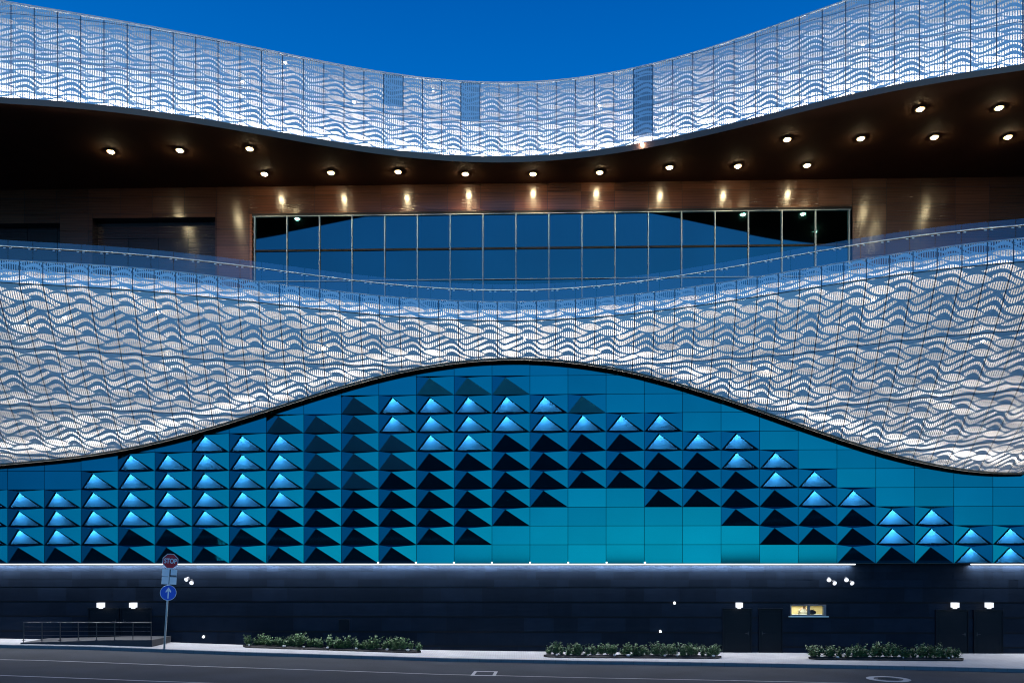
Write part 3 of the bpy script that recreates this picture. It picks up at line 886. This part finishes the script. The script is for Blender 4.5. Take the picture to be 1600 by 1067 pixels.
# ------------------------------------------------------------------ downlights in the soffit
def make_downlight():
    t = empty('downlight')
    h = MB(); h.tube([(0, 0, 0), (0, 0, -.05)], .245, 20); h.build('housing', M['metal_dark'], t)
    l = MB(); l.tube([(0, 0, -.056), (0, 0, -.09)], .15, 20, .125); l.build('lens', M['lamp_warm'], t)
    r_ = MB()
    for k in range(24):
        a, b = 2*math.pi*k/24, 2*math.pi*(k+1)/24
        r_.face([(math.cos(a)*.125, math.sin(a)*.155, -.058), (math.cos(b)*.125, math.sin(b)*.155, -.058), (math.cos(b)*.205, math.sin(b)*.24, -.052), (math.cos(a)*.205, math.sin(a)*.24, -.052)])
    r_.build('halo_ring', M['halo_warm'], t)  # added ring, glows by itself to imitate a halo around the lens
    return t
rows = [('in the back row above the terrace window', [(413,271),(517,269),(622,267.5),(727,271),(833,271),(937,268.5),(1046,260.5),(1153,258.5),(1261,257.5)]),
        ('under the left wing of the soffit', [(173,236),(281,234),(390,231.5)]),
        ('in the lower row under the right wing', [(1230,217),(1345,215.5),(1460,213.5),(1575,213)]),
        ('in the upper row under the right wing', [(1438,169.5),(1561,167.5)])]
ordw = ['first', 'second', 'third', 'fourth', 'fifth', 'sixth', 'seventh', 'eighth', 'ninth']
dl = make_downlight(); firstd = True
SL = bpy.data.lights.new('downlight_beam', 'SPOT'); SL.energy = 800; SL.color = (1.0, 0.70, 0.36); SL.spot_size = R(120); SL.spot_blend = 0.9; SL.shadow_soft_size = 0.11
for nm, pts in rows:
    for k, (px, py) in enumerate(pts):
        o = dl if firstd else dup(dl); firstd = False
        d = 22.5 * F / (880 - py)
        p = P(px, py, d); o.location = (p.x, p.y, HC + 22.495)
        tag(o, f'{ordw[k]} warm downlight from the left {nm}', 'downlight', 'warm downlights in the dark soffit')
        l = bpy.data.objects.new('downlight_beam', SL); COL.objects.link(l); l.parent = o; l.location = (0, 0, -.10)

# ------------------------------------------------------------------ lamps on the base wall
def make_wall_lamp():
    t = empty('wall_lamp', rz=ROTZ)
    b = MB(); b.box(-.05, .05, -.12, 0, -.16, -.06); b.box(-.09, .09, -.02, 0, -.2, .0); b.build('bracket', M['metal_dark'], t)
    l = MB(); l.box(-.145, .145, -.36, -.09, -.085, .155); l.box(-.07, .07, -.30, -.14, -.145, -.086); l.build('lamp_head', M['lamp_white'], t)
    return t
wlp = make_wall_lamp(); fw = True
for px, py, lab in ((161.7, 945.5, 'white cube lamp above the left leaf of the doors behind the ramp'), (212, 945.5, 'white cube lamp above the right leaf of the doors behind the ramp'),
                    (1153, 945.5, 'white cube lamp above the dark door beside the small lit window'),
                    (1488, 945.5, 'white cube lamp above the door at the end of the right planting bed'), (1541, 945.5, 'white cube lamp above the rightmost dark door')):
    o = wlp if fw else dup(wlp); fw = False
    p = fac_pt(xpx(px), HC - (py - 880) / F * d_fac(px), BW + .006); o.location = p
    tag(o, lab, 'wall lamp', 'white cube lamps over the doors')
    light('door_lamp', 'POINT', (0, -.55, -.1), 2.5, (0.9, 0.93, 1.0), parent=None, shadow_soft_size=.1).parent = o
def make_flood():
    t = empty('floodlight', rz=ROTZ)
    b = MB(); b.tube([(0, 0, 0), (0, -.25, 0)], .03, 8); b.tube([(-.10, -.25, .06), (.10, -.25, -.08)], .022, 6); b.build('arm', M['metal_dark'], t)
    for s, (x, z) in enumerate(((-.10, .07), (.09, -.09))):
        h = MB(); ax = Vector((-.25 if s == 0 else .2, -.8, -.35)).normalized(); c = Vector((x, -.25, z))
        h.tube([c, c + ax * .17], .085, 12, .12); hd = h.build('lamp_head', M['metal_dark'], t)
        l = MB(); l.tube([c + ax * .171, c + ax * .185], .105, 12); l.build('lens', M['lamp_white'], hd)
    return t
fl = make_flood(); ff = True
for px, py, lab in ((301, 905, 'twin-head floodlight on the base wall beside the STOP sign post'), (1295, 905.5, 'left of two twin-head floodlights above the small lit window'), (1322, 905.5, 'right of two twin-head floodlights above the small lit window')):
    o = fl if ff else dup(fl); ff = False
    o.location = fac_pt(xpx(px), HC - (py - 880) / F * d_fac(px), BW + .006)
    tag(o, lab, 'floodlight', 'twin-head floodlights on the base wall')
def pin_lamp(px, py, lab):
    t = empty('spotlight', fac_pt(xpx(px), HC - (py - 880) / F * d_fac(px), BW + .006), ROTZ)
    b = MB(); b.box(-.06, .06, -.03, 0, -.05, .05); b.tube([(0, -.03, 0), (0, -.10, 0)], .025, 8); b.build('bracket', M['metal_dark'], t)
    h = MB(); h.tube([(0, -.10, .03), (0, -.17, -.04)], .045, 10, .06); h.build('lens', M['pin'], t)
    tag(t, lab, 'spotlight')
pin_lamp(320, 993.5, 'tiny white spotlight low on the base wall right of the sign post')
pin_lamp(1031, 985, 'tiny white spotlight low on the base wall above the middle planting bed')
pin_lamp(1053, 941, 'tiny white spotlight halfway up the base wall above the middle planting bed')

# ------------------------------------------------------------------ ground, road, pavement, kerb
def sheet(name, yfun0, yfun1, dz, mat, x0=-70, x1=70, n=140):
    m_ = MB()
    for i in range(n):
        a = x0 + (x1 - x0) * i / n; b = x0 + (x1 - x0) * (i + 1) / n
        m_.face([(a, yfun0(a), gz(a) + dz), (b, yfun0(b), gz(b) + dz), (b, yfun1(b), gz(b) + dz), (a, yfun1(a), gz(a) + dz)])
    return tag(m_.build(name, mat), kind='structure')
# kerb edge: pixel line of the pavement's outer edge -> depth on the ground
def solve_d(px, py, dz=0.0):
    d = 37.0
    for _ in range(30):
        X = (px - 800) / F * d; d = (HC - gz(X) - dz) * F / (py - 880)
    return d
ke = [(0,1007.3),(250,1013),(360,1017),(540,1023),(650,1028.5),(800,1030.5),(1060,1032),(1300,1038.5),(1450,1042),(1600,1044.5)]
kd = [( (px - 800) / F * solve_d(px, py), solve_d(px, py)) for px, py in ke]
kc = np.polyfit([a for a, b in kd], [b for a, b in kd], 3)
def kerb_y(X):
    Xc_ = min(max(X, -25), 23); y = float(np.polyval(kc, Xc_)); s = float(np.polyval(np.polyder(kc), Xc_))
    return y + s * 0.5 * (X - Xc_)
RD = -0.15
g_ = MB(); g_.face([(-600, -500, -.9), (600, -500, -.9), (600, 900, -.9), (-600, 900, -.9)])
tag(g_.build('ground', M['ground']), kind='structure')
sheet('pavement', lambda X: kerb_y(X) + .16, lambda X: dX(40.6, X), 0.0, M['pave'])
def pave_front(X): return kerb_y(X)
m_ = MB()
n = 280
for i in range(n):
    a = -70 + i * .5; b = a + .5 - .006
    ya, yb_ = kerb_y(a), kerb_y(b); za, zb_ = gz(a), gz(b)
    t0 = random.random()
    m_.face([(a, ya, za + RD - .05), (b, yb_, zb_ + RD - .05), (b, yb_ + .015, zb_ - .012), (a, ya + .015, za - .012)], tone=t0)
    m_.face([(a, ya + .015, za - .012), (b, yb_ + .015, zb_ - .012), (b, yb_ + .03, zb_ + .003), (a, ya + .03, za + .003)], tone=t0)
    m_.face([(a, ya + .03, za + .003), (b, yb_ + .03, zb_ + .003), (b, yb_ + .165, zb_ + .003), (a, ya + .165, za + .003)], tone=t0)
tag(m_.build('kerb', M['kerb']), kind='structure')
sheet('road', lambda X: -30.0, lambda X: kerb_y(X) + .05, RD, M['asphalt'])
def line_strip(name, pts, w):
    ds = [((px - 800) / F * solve_d(px, py, RD), solve_d(px, py, RD)) for px, py in pts]
    c = np.polyfit([a for a, b in ds], [b for a, b in ds], min(2, len(pts) - 1))
    f = lambda X: float(np.polyval(c, min(max(X, -27), 25)))
    return sheet(name, lambda X: f(X), lambda X: f(X) + w, RD + .004, M['paint'], -32, 32, 120)
line_strip('road_marking', [(0,1030),(300,1041),(540,1048.3),(800,1055),(1070,1061.5),(1250,1065.5)], .11)
line_strip('road_marking', [(0,1055),(150,1060.5),(310,1066.3)], .11)
# painted frame on the road and round manhole cover
def road_pt(px, py): d = solve_d(px, py, RD); return Vector(((px - 800) / F * d, d, 0))
q = [road_pt(735, 1055.2), road_pt(774, 1055.6), road_pt(778, 1048.5), road_pt(741, 1048)]
cc = sum(q, Vector()) / 4
m_ = MB()
for i in range(4):
    a, b = q[i], q[(i + 1) % 4]; a2, b2 = a.lerp(cc, .27), b.lerp(cc, .27)
    m_.face([Vector((p.x, p.y, gz(p.x) + RD + .008)) for p in (a, b, b2, a2)])
tag(m_.build('road_marking', M['paint']), kind='structure')
mc = road_pt(1388, 1060.5); mz = gz(mc.x) + RD
t = empty('manhole_cover', (mc.x, mc.y, mz)); tag(t, 'round iron manhole cover with worn pale ring in the road', 'manhole cover')
m_ = MB(); m_.tube([(0, 0, -.05), (0, 0, .012)], .50, 32)
for a in range(-3, 4): m_.box(-.4 + abs(a)*.05, .4 - abs(a)*.05, a*.12 - .02, a*.12 + .02, .0125, .02)
m_.build('lid', M['iron'], t)
m_ = MB()
for k in range(32):
    a, b = 2*math.pi*k/32, 2*math.pi*(k+1)/32
    m_.face([(math.cos(a)*.54, math.sin(a)*.54, .014), (math.cos(a)*.82, math.sin(a)*.82, .010), (math.cos(b)*.82, math.sin(b)*.82, .010), (math.cos(b)*.54, math.sin(b)*.54, .014)])
m_.build('ring', M['paint'], t)

# ------------------------------------------------------------------ entrance ramp and its railing
rx0, rx1 = (34 - 800) / F * 38.4, (239 - 800) / F * 38.4
rt = empty('entrance_ramp', (rx0, 38.4, 0)); tag(rt, 'long dark concrete ramp in front of the doors on the left', 'ramp')
ztop = HC - (999.5 - 880) / F * 38.3
m_ = MB(); n = 24
for i in range(n):
    a = rx0 + (rx1 - rx0) * i / n; b = rx0 + (rx1 - rx0) * (i + 1) / n
    za = gz(a) + (ztop - gz(a)) * min(1, .35 + i / n); zb_ = gz(b) + (ztop - gz(b)) * min(1, .35 + (i + 1) / n)
    ya0, ya1 = 38.3, dX(39.97, a); yb0, yb1 = 38.3, dX(39.97, b)
    o_ = Vector((rx0, 38.4, 0))
    m_.face([Vector((a, ya0, za)) - o_, Vector((b, yb0, zb_)) - o_, Vector((b, yb1, zb_)) - o_, Vector((a, ya1, za)) - o_])
    m_.face([Vector((a, ya0, gz(a) - .1)) - o_, Vector((b, yb0, gz(b) - .1)) - o_, Vector((b, yb0, zb_)) - o_, Vector((a, ya0, za)) - o_])
m_.face([Vector((rx1, 38.3, -.1)) - o_, Vector((rx1, dX(39.97, rx1), -.1)) - o_, Vector((rx1, dX(39.97, rx1), ztop)) - o_, Vector((rx1, 38.3, ztop)) - o_])
m_.face([Vector((rx0, 38.3, -.1)) - o_, Vector((rx0, 38.3, gz(rx0) + (ztop-gz(rx0))*.35)) - o_, Vector((rx0, dX(39.97, rx0), gz(rx0) + (ztop-gz(rx0))*.35)) - o_, Vector((rx0, dX(39.97, rx0), -.1)) - o_])
m_.build('slab', M['concrete'], rt)
rg = empty('railing', (rx0, 38.36, ztop)); tag(rg, 'dark metal railing with horizontal bars along the ramp edge', 'railing')
zr = HC - (971.7 - 880) / F * 38.36 - ztop
L_ = rx1 - rx0 - .05
m_ = MB(); m_.tube([(0.1, 0, zr), (L_, 0, zr - .02)], .018, 8); m_.build('handrail', M['metal_dark'], rg)
for k, zz in enumerate((zr * .74, zr * .5, zr * .26)):
    m_ = MB(); m_.tube([(0.12, 0, zz), (L_, 0, zz - .01)], .014, 6); m_.build('bar', M['rail'], rg)
for k in range(8):
    x = .12 + (L_ - .14) * k / 7
    m_ = MB(); m_.tube([(x, 0, -.25 if k < 3 else -.02), (x, 0, zr - .02)], .022, 8); m_.box(x - .06, x + .06, -.05, .05, -.02, .0); m_.build('post', M['rail'], rg)

# ------------------------------------------------------------------ sign post
dsn = 37.5
pb = P(256.5, 1010, dsn); pb.z = gz(pb.x)
pt = P(266.5, 864.5, dsn)
sg = empty('sign_post', pb); tag(sg, 'leaning grey pole with red STOP sign two white plates and round blue arrow sign', 'traffic sign')
ax = (pt - pb)
m_ = MB(); m_.tube([Vector((0, 0, -.05)), ax * .5, ax], .045, 12); m_.build('pole', M['pole'], sg, smooth=True)
tilt = math.atan2(ax.x, ax.z)
ROTS = Matrix.Rotation(tilt, 4, 'Y') @ Matrix.Rotation(R(36), 4, 'Z')
def on_pole(py):
    f = (1010 - py) / (1010 - 864.5); return ax * f
def flat(pts, th=.012, y=0.0):
    m_ = MB(); n = len(pts)
    fr_ = [Vector((x, y - th, z)) for x, z in pts]; bk2 = [Vector((x, y, z)) for x, z in pts]
    m_.v = fr_ + bk2; m_.f.append(tuple(range(n))); m_.f.append(tuple(reversed(range(n, 2*n))))
    for i in range(n): m_.f.append((i, i + n, (i+1) % n + n, (i+1) % n))
    for k in range(len(m_.f)): m_.mi[k] = 0
    return m_
def add_sign(name, m_, mat, py, parent=None, offx=0.0):
    o = m_.build(name, mat, parent or sg)
    if parent is None:
        Mx = Matrix.Translation(on_pole(py)) @ ROTS @ Matrix.Translation((offx, -.055, 0))
        o.matrix_local = Mx
    return o
def ngon(r, n, ph=0): return [(r*math.cos(2*math.pi*k/n + ph), r*math.sin(2*math.pi*k/n + ph)) for k in range(n)]
st = add_sign('stop_sign', flat(ngon(.375, 8, math.pi/8)), M['sign_white'], 876)
flat(ngon(.345, 8, math.pi/8), .003, -.0125).build('red_face', M['sign_red'], st)
def text(s, size, mat, parent, loc):
    c = bpy.data.curves.new('t', 'FONT'); c.body = s; c.size = size; c.align_x = 'CENTER'; c.align_y = 'CENTER'; c.extrude = .002; c.offset = .006
    o = bpy.data.objects.new('t', c); COL.objects.link(o)
    bpy.context.view_layer.update()
    me = bpy.data.meshes.new_from_object(o.evaluated_get(bpy.context.evaluated_depsgraph_get()))
    bpy.data.objects.remove(o); bpy.data.curves.remove(c)
    me.transform(Matrix.Rotation(R(90), 4, 'X')); me.transform(Matrix.Diagonal((1.0, 1, 1.35, 1)))
    me.materials.clear(); me.materials.append(mat)
    q = bpy.data.objects.new('lettering', me); COL.objects.link(q); q.parent = parent; q.location = loc
    return q
text('STOP', .235, M['sign_white'], st, (0, -.0185, 0))
def rect(w, h, cx=0, cz=0): return [(cx - w/2, cz - h/2), (cx + w/2, cz - h/2), (cx + w/2, cz + h/2), (cx - w/2, cz + h/2)]
pw_ = .66
p1 = add_sign('plate', flat(rect(pw_, .345)), M['sign_white'], 893.7)
k_ = flat(rect(.055, .345, .02, 0), .003, -.0125); k2 = flat(rect(.30, .06, .17, -.135), .0035, -.0126); k_.f += [tuple(i + len(k_.v) for i in f) for f in k2.f]; k_.v += k2.v
k_.build('road_symbol', M['sign_black'], p1)
p2 = add_sign('plate', flat(rect(pw_, .345)), M['sign_white'], 905.6)
k_ = flat(rect(.03, .345, 0.0, 0), .003, -.0125); k_.build('divider', M['sign_black'], p2)
bs = add_sign('direction_sign', flat(ngon(.365, 32)), M['sign_white'], 924)
flat(ngon(.345, 32), .003, -.0125).build('blue_face', M['sign_blue'], bs)
flat([(-.028, -.27), (.028, -.27), (.028, .08), (.12, .0), (.12, .09), (0, .26), (-.12, .09), (-.12, .0), (-.028, .08)], .003, -.016).build('arrow', M['sign_white'], bs)

# ------------------------------------------------------------------ planting beds and shrubs
def shrub_mesh(seed, h):
    rnd = random.Random(seed); m_ = MB()
    for s in range(15):
        a = rnd.uniform(0, 2*math.pi); lean = rnd.uniform(.05, .6); hh_ = h * rnd.uniform(.55, 1.12)
        top_ = Vector((math.cos(a)*lean*.5, math.sin(a)*lean*.4, hh_)); b0 = Vector((math.cos(a)*.05, math.sin(a)*.05, 0))
        nl = 18
        for q in range(nl):
            f = (q + .5) / nl; f = .12 + .88 * f
            c = b0.lerp(top_, f) + Vector((0, 0, -.04 * f * f))
            w = rnd.uniform(0, 2*math.pi); el = rnd.uniform(-.2, .9)
            dv = Vector((math.cos(w)*math.cos(el), math.sin(w)*math.cos(el), math.sin(el)))
            ln = rnd.uniform(.08, .15) * (1.15 - .5 * f); sd = dv.cross(Vector((rnd.uniform(-.4, .4), rnd.uniform(-.4, .4), 1))).normalized() * ln * .33
            m_.face([c, c + dv*ln*.5 + sd, c + dv*ln, c + dv*ln*.5 - sd], tone=rnd.random())
        t1 = b0.lerp(top_, .5) 
        m_.face([b0 - Vector((.008, 0, 0)), b0 + Vector((.008, 0, 0)), top_ + Vector((.004, 0, 0)), top_ - Vector((.004, 0, 0))], tone=.1, mi=1)
    return m_
protos = []
for k in range(4):
    o = shrub_mesh(40 + k, .52).build('shrub', [M['leaf'], M['stem']]); protos.append([o, False])
beds = [('left', 375, 656, 1011.5, 1020.8, 'planting bed left of the middle', 26, 1.0), ('middle', 850, 1131, 1027.2, 1029.3, 'planting bed in the middle', 26, 1.0), ('right', 1270, 1514, 1031.0, 1033.0, 'planting bed on the right', 22, 1.05)]
def stone_mesh(seed):
    rnd = random.Random(seed); bm = bmesh.new(); bmesh.ops.create_icosphere(bm, subdivisions=2, radius=.11)
    for v in bm.verts: v.co = Vector((v.co.x * 1.25, v.co.y, v.co.z * .75)) * rnd.uniform(.85, 1.12)
    me = bpy.data.meshes.new('stone'); bm.to_mesh(me); bm.free(); me.materials.append(M['stone'])
    for p in me.polygons: p.use_smooth = True
    return me
stones = [stone_mesh(s) for s in range(3)]
for key, p0, p1_, y0, y1, lab, ns, hs in beds:
    d0, d1 = solve_d(p0, y0), solve_d(p1_, y1)
    xa, xb = (p0 - 800) / F * d0, (p1_ - 800) / F * d1
    def front(X): return d0 + (d1 - d0) * (X - xa) / (xb - xa)
    m_ = MB(); n = 40; mid = Vector(((xa + xb) / 2, front((xa + xb) / 2) + .6, gz((xa + xb) / 2)))
    def prof(f):                     # rounded ends
        e = min(1.0, min(f, 1 - f) / .07); return math.sqrt(max(0.0, 1 - (1 - e)**2))
    for i in range(n):
        A_ = []
        for f in (i / n, (i + 1) / n):
            X = xa + (xb - xa) * f; w = 1.15 * prof(f) + .02; yf = front(X) + .06 + (1 - prof(f)) * .35; z = gz(X)
            A_.append([Vector((X, yf, z - .03)), Vector((X, yf + .05, z + .05)), Vector((X, yf + w * .5, z + .11)), Vector((X, yf + w, z + .04)), Vector((X, yf + w + .03, z - .03))])
        for q in range(4): m_.face([p - mid for p in (A_[0][q], A_[1][q], A_[1][q+1], A_[0][q+1])])
    b_ = m_.build('planting_bed', M['soil'], loc=mid); tag(b_, {'left': 'low dark soil bed of shrubs nearest the sign post', 'middle': 'low dark soil bed of shrubs in the middle of the pavement', 'right': 'low dark soil bed of shrubs below the small lit window'}[key], 'planting bed', 'planting beds on the pavement')
    for k in range(ns):
        pr = protos[(k * 3 + len(key)) % 4]
        if not pr[1]: o = pr[0]; pr[1] = True
        else: o = pr[0].copy(); COL.objects.link(o)
        f = (k + .6 + random.uniform(-.25, .25)) / (ns + .2); X = xa + (xb - xa) * f
        o.location = (X, front(X) + .62 + random.uniform(-.16, .16), gz(X) + .06)
        s = random.uniform(.82, 1.22) * hs; o.scale = (s * 1.15, s, s * random.uniform(.9, 1.15)); o.rotation_euler = (0, 0, random.uniform(0, 6.28))
        tag(o, f'leafy green shrub among those filling the {lab}', 'shrub', f'shrubs in the {lab}')
    for k in range(7 if key != 'right' else 3):
        f = (k + .5 + random.uniform(-.35, .35)) / (7 if key != 'right' else 3); X = xa + (xb - xa) * f
        me = stones[k % 3]; o = bpy.data.objects.new('stone', me); COL.objects.link(o)
        o.location = (X, front(X) + .20 + random.uniform(-.02, .06), gz(X) + .13); o.rotation_euler = (0, 0, random.uniform(0, 6)); o.scale = (random.uniform(.35, .75),) * 3
        tag(o, f'small pale stone at the front edge of the {lab}', 'stone', f'pale stones in the {lab}')
for o, used in protos:
    if not used: bpy.data.objects.remove(o)

# ------------------------------------------------------------------ person and bag behind the small window
def skin_body(name, joints, edges, mat, root, parent=None):
    me = bpy.data.meshes.new(name); me.from_pydata([j[0] for j in joints], edges, [])
    o = bpy.data.objects.new(name, me); COL.objects.link(o)
    o.modifiers.new('Skin', 'SKIN'); s = o.modifiers.new('Sub', 'SUBSURF'); s.levels = 2; s.render_levels = 2
    sv = me.skin_vertices[0].data
    for k, j in enumerate(joints): sv[k].radius = (j[1], j[1] * (j[2] if len(j) > 2 else 1))
    sv[root].use_root = True
    me.materials.append(mat)
    bpy.context.view_layer.update()
    ev = o.evaluated_get(bpy.context.evaluated_depsgraph_get()); m2 = bpy.data.meshes.new_from_object(ev)
    m2.materials.clear(); m2.materials.append(mat)
    bpy.data.objects.remove(o)
    q = bpy.data.objects.new(name, m2); COL.objects.link(q)
    for p in m2.polygons: p.use_smooth = True
    if parent: q.parent = parent
    return q
px_h = wworld + Vector(((1257 - 1262.5) / F * 39.3, 0, 0))
zfl = wworld.z - 1.05
# seated: hips 0.45, shoulders ~1.02, head ~1.28 above the floor (y forward is towards the wall, -Y)
J = [((0, 0, .50), .15, .8), ((0, .02, .75), .14, .75), ((0, .0, 1.0), .16, .7), ((0, -.02, 1.10), .055), ((0, -.03, 1.20), .075), ((0, -.03, 1.32), .088),
     ((.19, 0, 1.0), .065), ((.25, -.05, .76), .048), ((.16, -.28, .72), .035), ((-.19, 0, 1.0), .065), ((-.25, -.05, .76), .048), ((-.16, -.28, .72), .035),
     ((.10, -.05, .48), .09), ((.12, -.42, .48), .07), ((.12, -.40, .10), .05), ((.12, -.52, .03), .04), ((-.10, -.05, .48), .09), ((-.12, -.42, .48), .07), ((-.12, -.40, .10), .05), ((-.12, -.52, .03), .04),
     ((.13, -.36, .72), .03), ((-.13, -.36, .72), .03)]
Eg = [(0,1),(1,2),(2,3),(3,4),(4,5),(2,6),(6,7),(7,8),(2,9),(9,10),(10,11),(0,12),(12,13),(13,14),(14,15),(0,16),(16,17),(17,18),(18,19),(8,20),(11,21)]
pr_ = empty('person', ((1256 - 800) / F * 41.0, 41.0, zfl + .0), R(150)); tag(pr_, 'person in a white shirt sitting inside the small lit window', 'person')
body = skin_body('body', J, Eg, M['skin'], 0, pr_)
shJ = [((0, 0, .52), .17, .8), ((0, .02, .75), .158, .75), ((0, .0, 1.0), .178, .7), ((0, -.01, 1.06), .09), ((.19, 0, 1.0), .08), ((.25, -.05, .77), .062), ((.2, -.16, .745), .05), ((-.19, 0, 1.0), .08), ((-.25, -.05, .77), .062), ((-.2, -.16, .745), .05)]
skin_body('shirt', shJ, [(0,1),(1,2),(2,3),(2,4),(4,5),(5,6),(2,7),(7,8),(8,9)], M['shirt'], 0, pr_)
skin_body('hair', [((0, .02, 1.30), .088), ((0, .0, 1.38), .086), ((0, .03, 1.22), .06)], [(0,1),(0,2)], M['hair'], 0, pr_)
bpos = wworld + Vector(((1274 - 1262.5) / F * 39.3, .42, -hh + .05))
bg = empty('bag', bpos, ROTZ); tag(bg, 'dark rounded bag behind the right pane of the small lit window', 'bag')
bm = bmesh.new(); bmesh.ops.create_uvsphere(bm, u_segments=20, v_segments=12, radius=1)
for v in bm.verts: v.co = Vector((v.co.x * .20 * (1 - .12 * v.co.z), v.co.y * .12, (v.co.z * .5 + .5) * .24))
me = bpy.data.meshes.new('pouch'); bm.to_mesh(me); bm.free(); me.materials.append(M['bag'])
for p in me.polygons: p.use_smooth = True
o = bpy.data.objects.new('pouch', me); COL.objects.link(o); o.parent = bg
m_ = MB(); m_.tube([(-.06, 0, .22), (-.05, 0, .28), (.05, 0, .28), (.06, 0, .22)], .012, 6); m_.build('handle', M['bag'], bg)
tb_ = MB(); tb_.box(-1.3, 1.0, -.28, .28, -.04, 0.0); tb_.box(-1.25, -1.17, -.25, .25, -.72, -.041); tb_.box(.87, .95, -.25, .25, -.72, -.041)
tb = tb_.build('desk', M['sign_white'], loc=(wworld.x, wworld.y + .42, bpos.z - .0)); tag(tb, 'pale desk just inside the small lit window', 'desk')

# ------------------------------------------------------------------ sky
W = bpy.data.worlds.new('World'); SC.world = W; W.use_nodes = True
nt = W.node_tree; nt.nodes.clear(); T = NT(nt)
out = T.n('ShaderNodeOutputWorld'); bgd = T.n('ShaderNodeBackground'); T.link(bgd.outputs[0], out.inputs[0])
tc = T.n('ShaderNodeTexCoord'); nv = T.n('ShaderNodeVectorMath', operation='NORMALIZE'); T.link(tc.outputs['Generated'], nv.inputs[0])
sp = T.n('ShaderNodeSeparateXYZ'); T.link(nv.outputs[0], sp.inputs[0])
ramp = T.n('ShaderNodeValToRGB'); T.link(T.m('MAXIMUM', sp.outputs[2], 0.0), ramp.inputs[0])
cr = ramp.color_ramp
cr.elements[0].position = 0.0; cr.elements[0].color = (0.02, 0.16, 0.36, 1)
cr.elements[1].position = 1.0; cr.elements[1].color = (0.0, 0.06, 0.30, 1)
for p_, c_ in ((0.12, (0.012, 0.17, 0.42, 1)), (0.30, (0.004, 0.16, 0.50, 1)), (0.50, (0.0, 0.145, 0.56, 1)), (0.58, (0.0, 0.108, 0.46, 1))):
    e = cr.elements.new(p_); e.color = c_
# dusk afterglow low in the sky behind the camera
dt = T.n('ShaderNodeVectorMath', operation='DOT_PRODUCT'); T.link(nv.outputs[0], dt.inputs[0]); dt.inputs[1].default_value = Vector((0.14, -0.985, 0.06)).normalized()
c_ = T.m('MAXIMUM', dt.outputs['Value'], 0.0)
zz = T.m('MAXIMUM', sp.outputs[2], 0.0)
gl = T.m('MULTIPLY', T.m('POWER', c_, 14.0), T.m('EXPONENT', T.m('MULTIPLY', zz, -7.5)))
g2 = T.m('MULTIPLY', T.m('POWER', c_, 1.6), T.m('EXPONENT', T.m('MULTIPLY', zz, -0.6)))
gv = T.n('ShaderNodeVectorMath', operation='SCALE'); gv.inputs[0].default_value = (0.55, 1.25, 0.75); T.link(gl, gv.inputs['Scale'])
gw = T.n('ShaderNodeVectorMath', operation='SCALE'); gw.inputs[0].default_value = (0.20, 0.46, 0.88); T.link(g2, gw.inputs['Scale'])
a0 = T.n('ShaderNodeVectorMath', operation='ADD'); T.link(ramp.outputs[0], a0.inputs[0]); T.link(gv.outputs[0], a0.inputs[1])
ad = T.n('ShaderNodeVectorMath', operation='ADD'); T.link(a0.outputs[0], ad.inputs[0]); T.link(gw.outputs[0], ad.inputs[1])
T.link(ad.outputs[0], bgd.inputs[0]); bgd.inputs[1].default_value = 1.0

# ------------------------------------------------------------------ camera and render settings
cam = bpy.data.cameras.new('Camera'); co = bpy.data.objects.new('Camera', cam); COL.objects.link(co)
co.location = (0, 0, HC); co.rotation_euler = (R(90), 0, 0)
cam.sensor_width = 36; cam.lens = 36 * F / 1600; cam.shift_y = (880 - 533.5) / 1600
cam.clip_end = 3000; cam.clip_start = 0.1
SC.camera = co
SC.view_settings.view_transform = 'Standard'; SC.view_settings.look = 'None'; SC.view_settings.exposure = 0; SC.view_settings.gamma = 1
cy = SC.cycles
cy.use_denoising = True
try: cy.denoiser = 'OPENIMAGEDENOISE'
except Exception: pass
cy.max_bounces = 8; cy.diffuse_bounces = 3; cy.glossy_bounces = 4; cy.transparent_max_bounces = 12; cy.transmission_bounces = 4
cy.sample_clamp_indirect = 4.0; cy.caustics_reflective = False; cy.caustics_refractive = False
cy.use_light_tree = True
cy.filter_width = 1.1
try: cy.denoising_prefilter = 'ACCURATE'; cy.denoising_input_passes = 'RGB_ALBEDO_NORMAL'
except Exception: pass
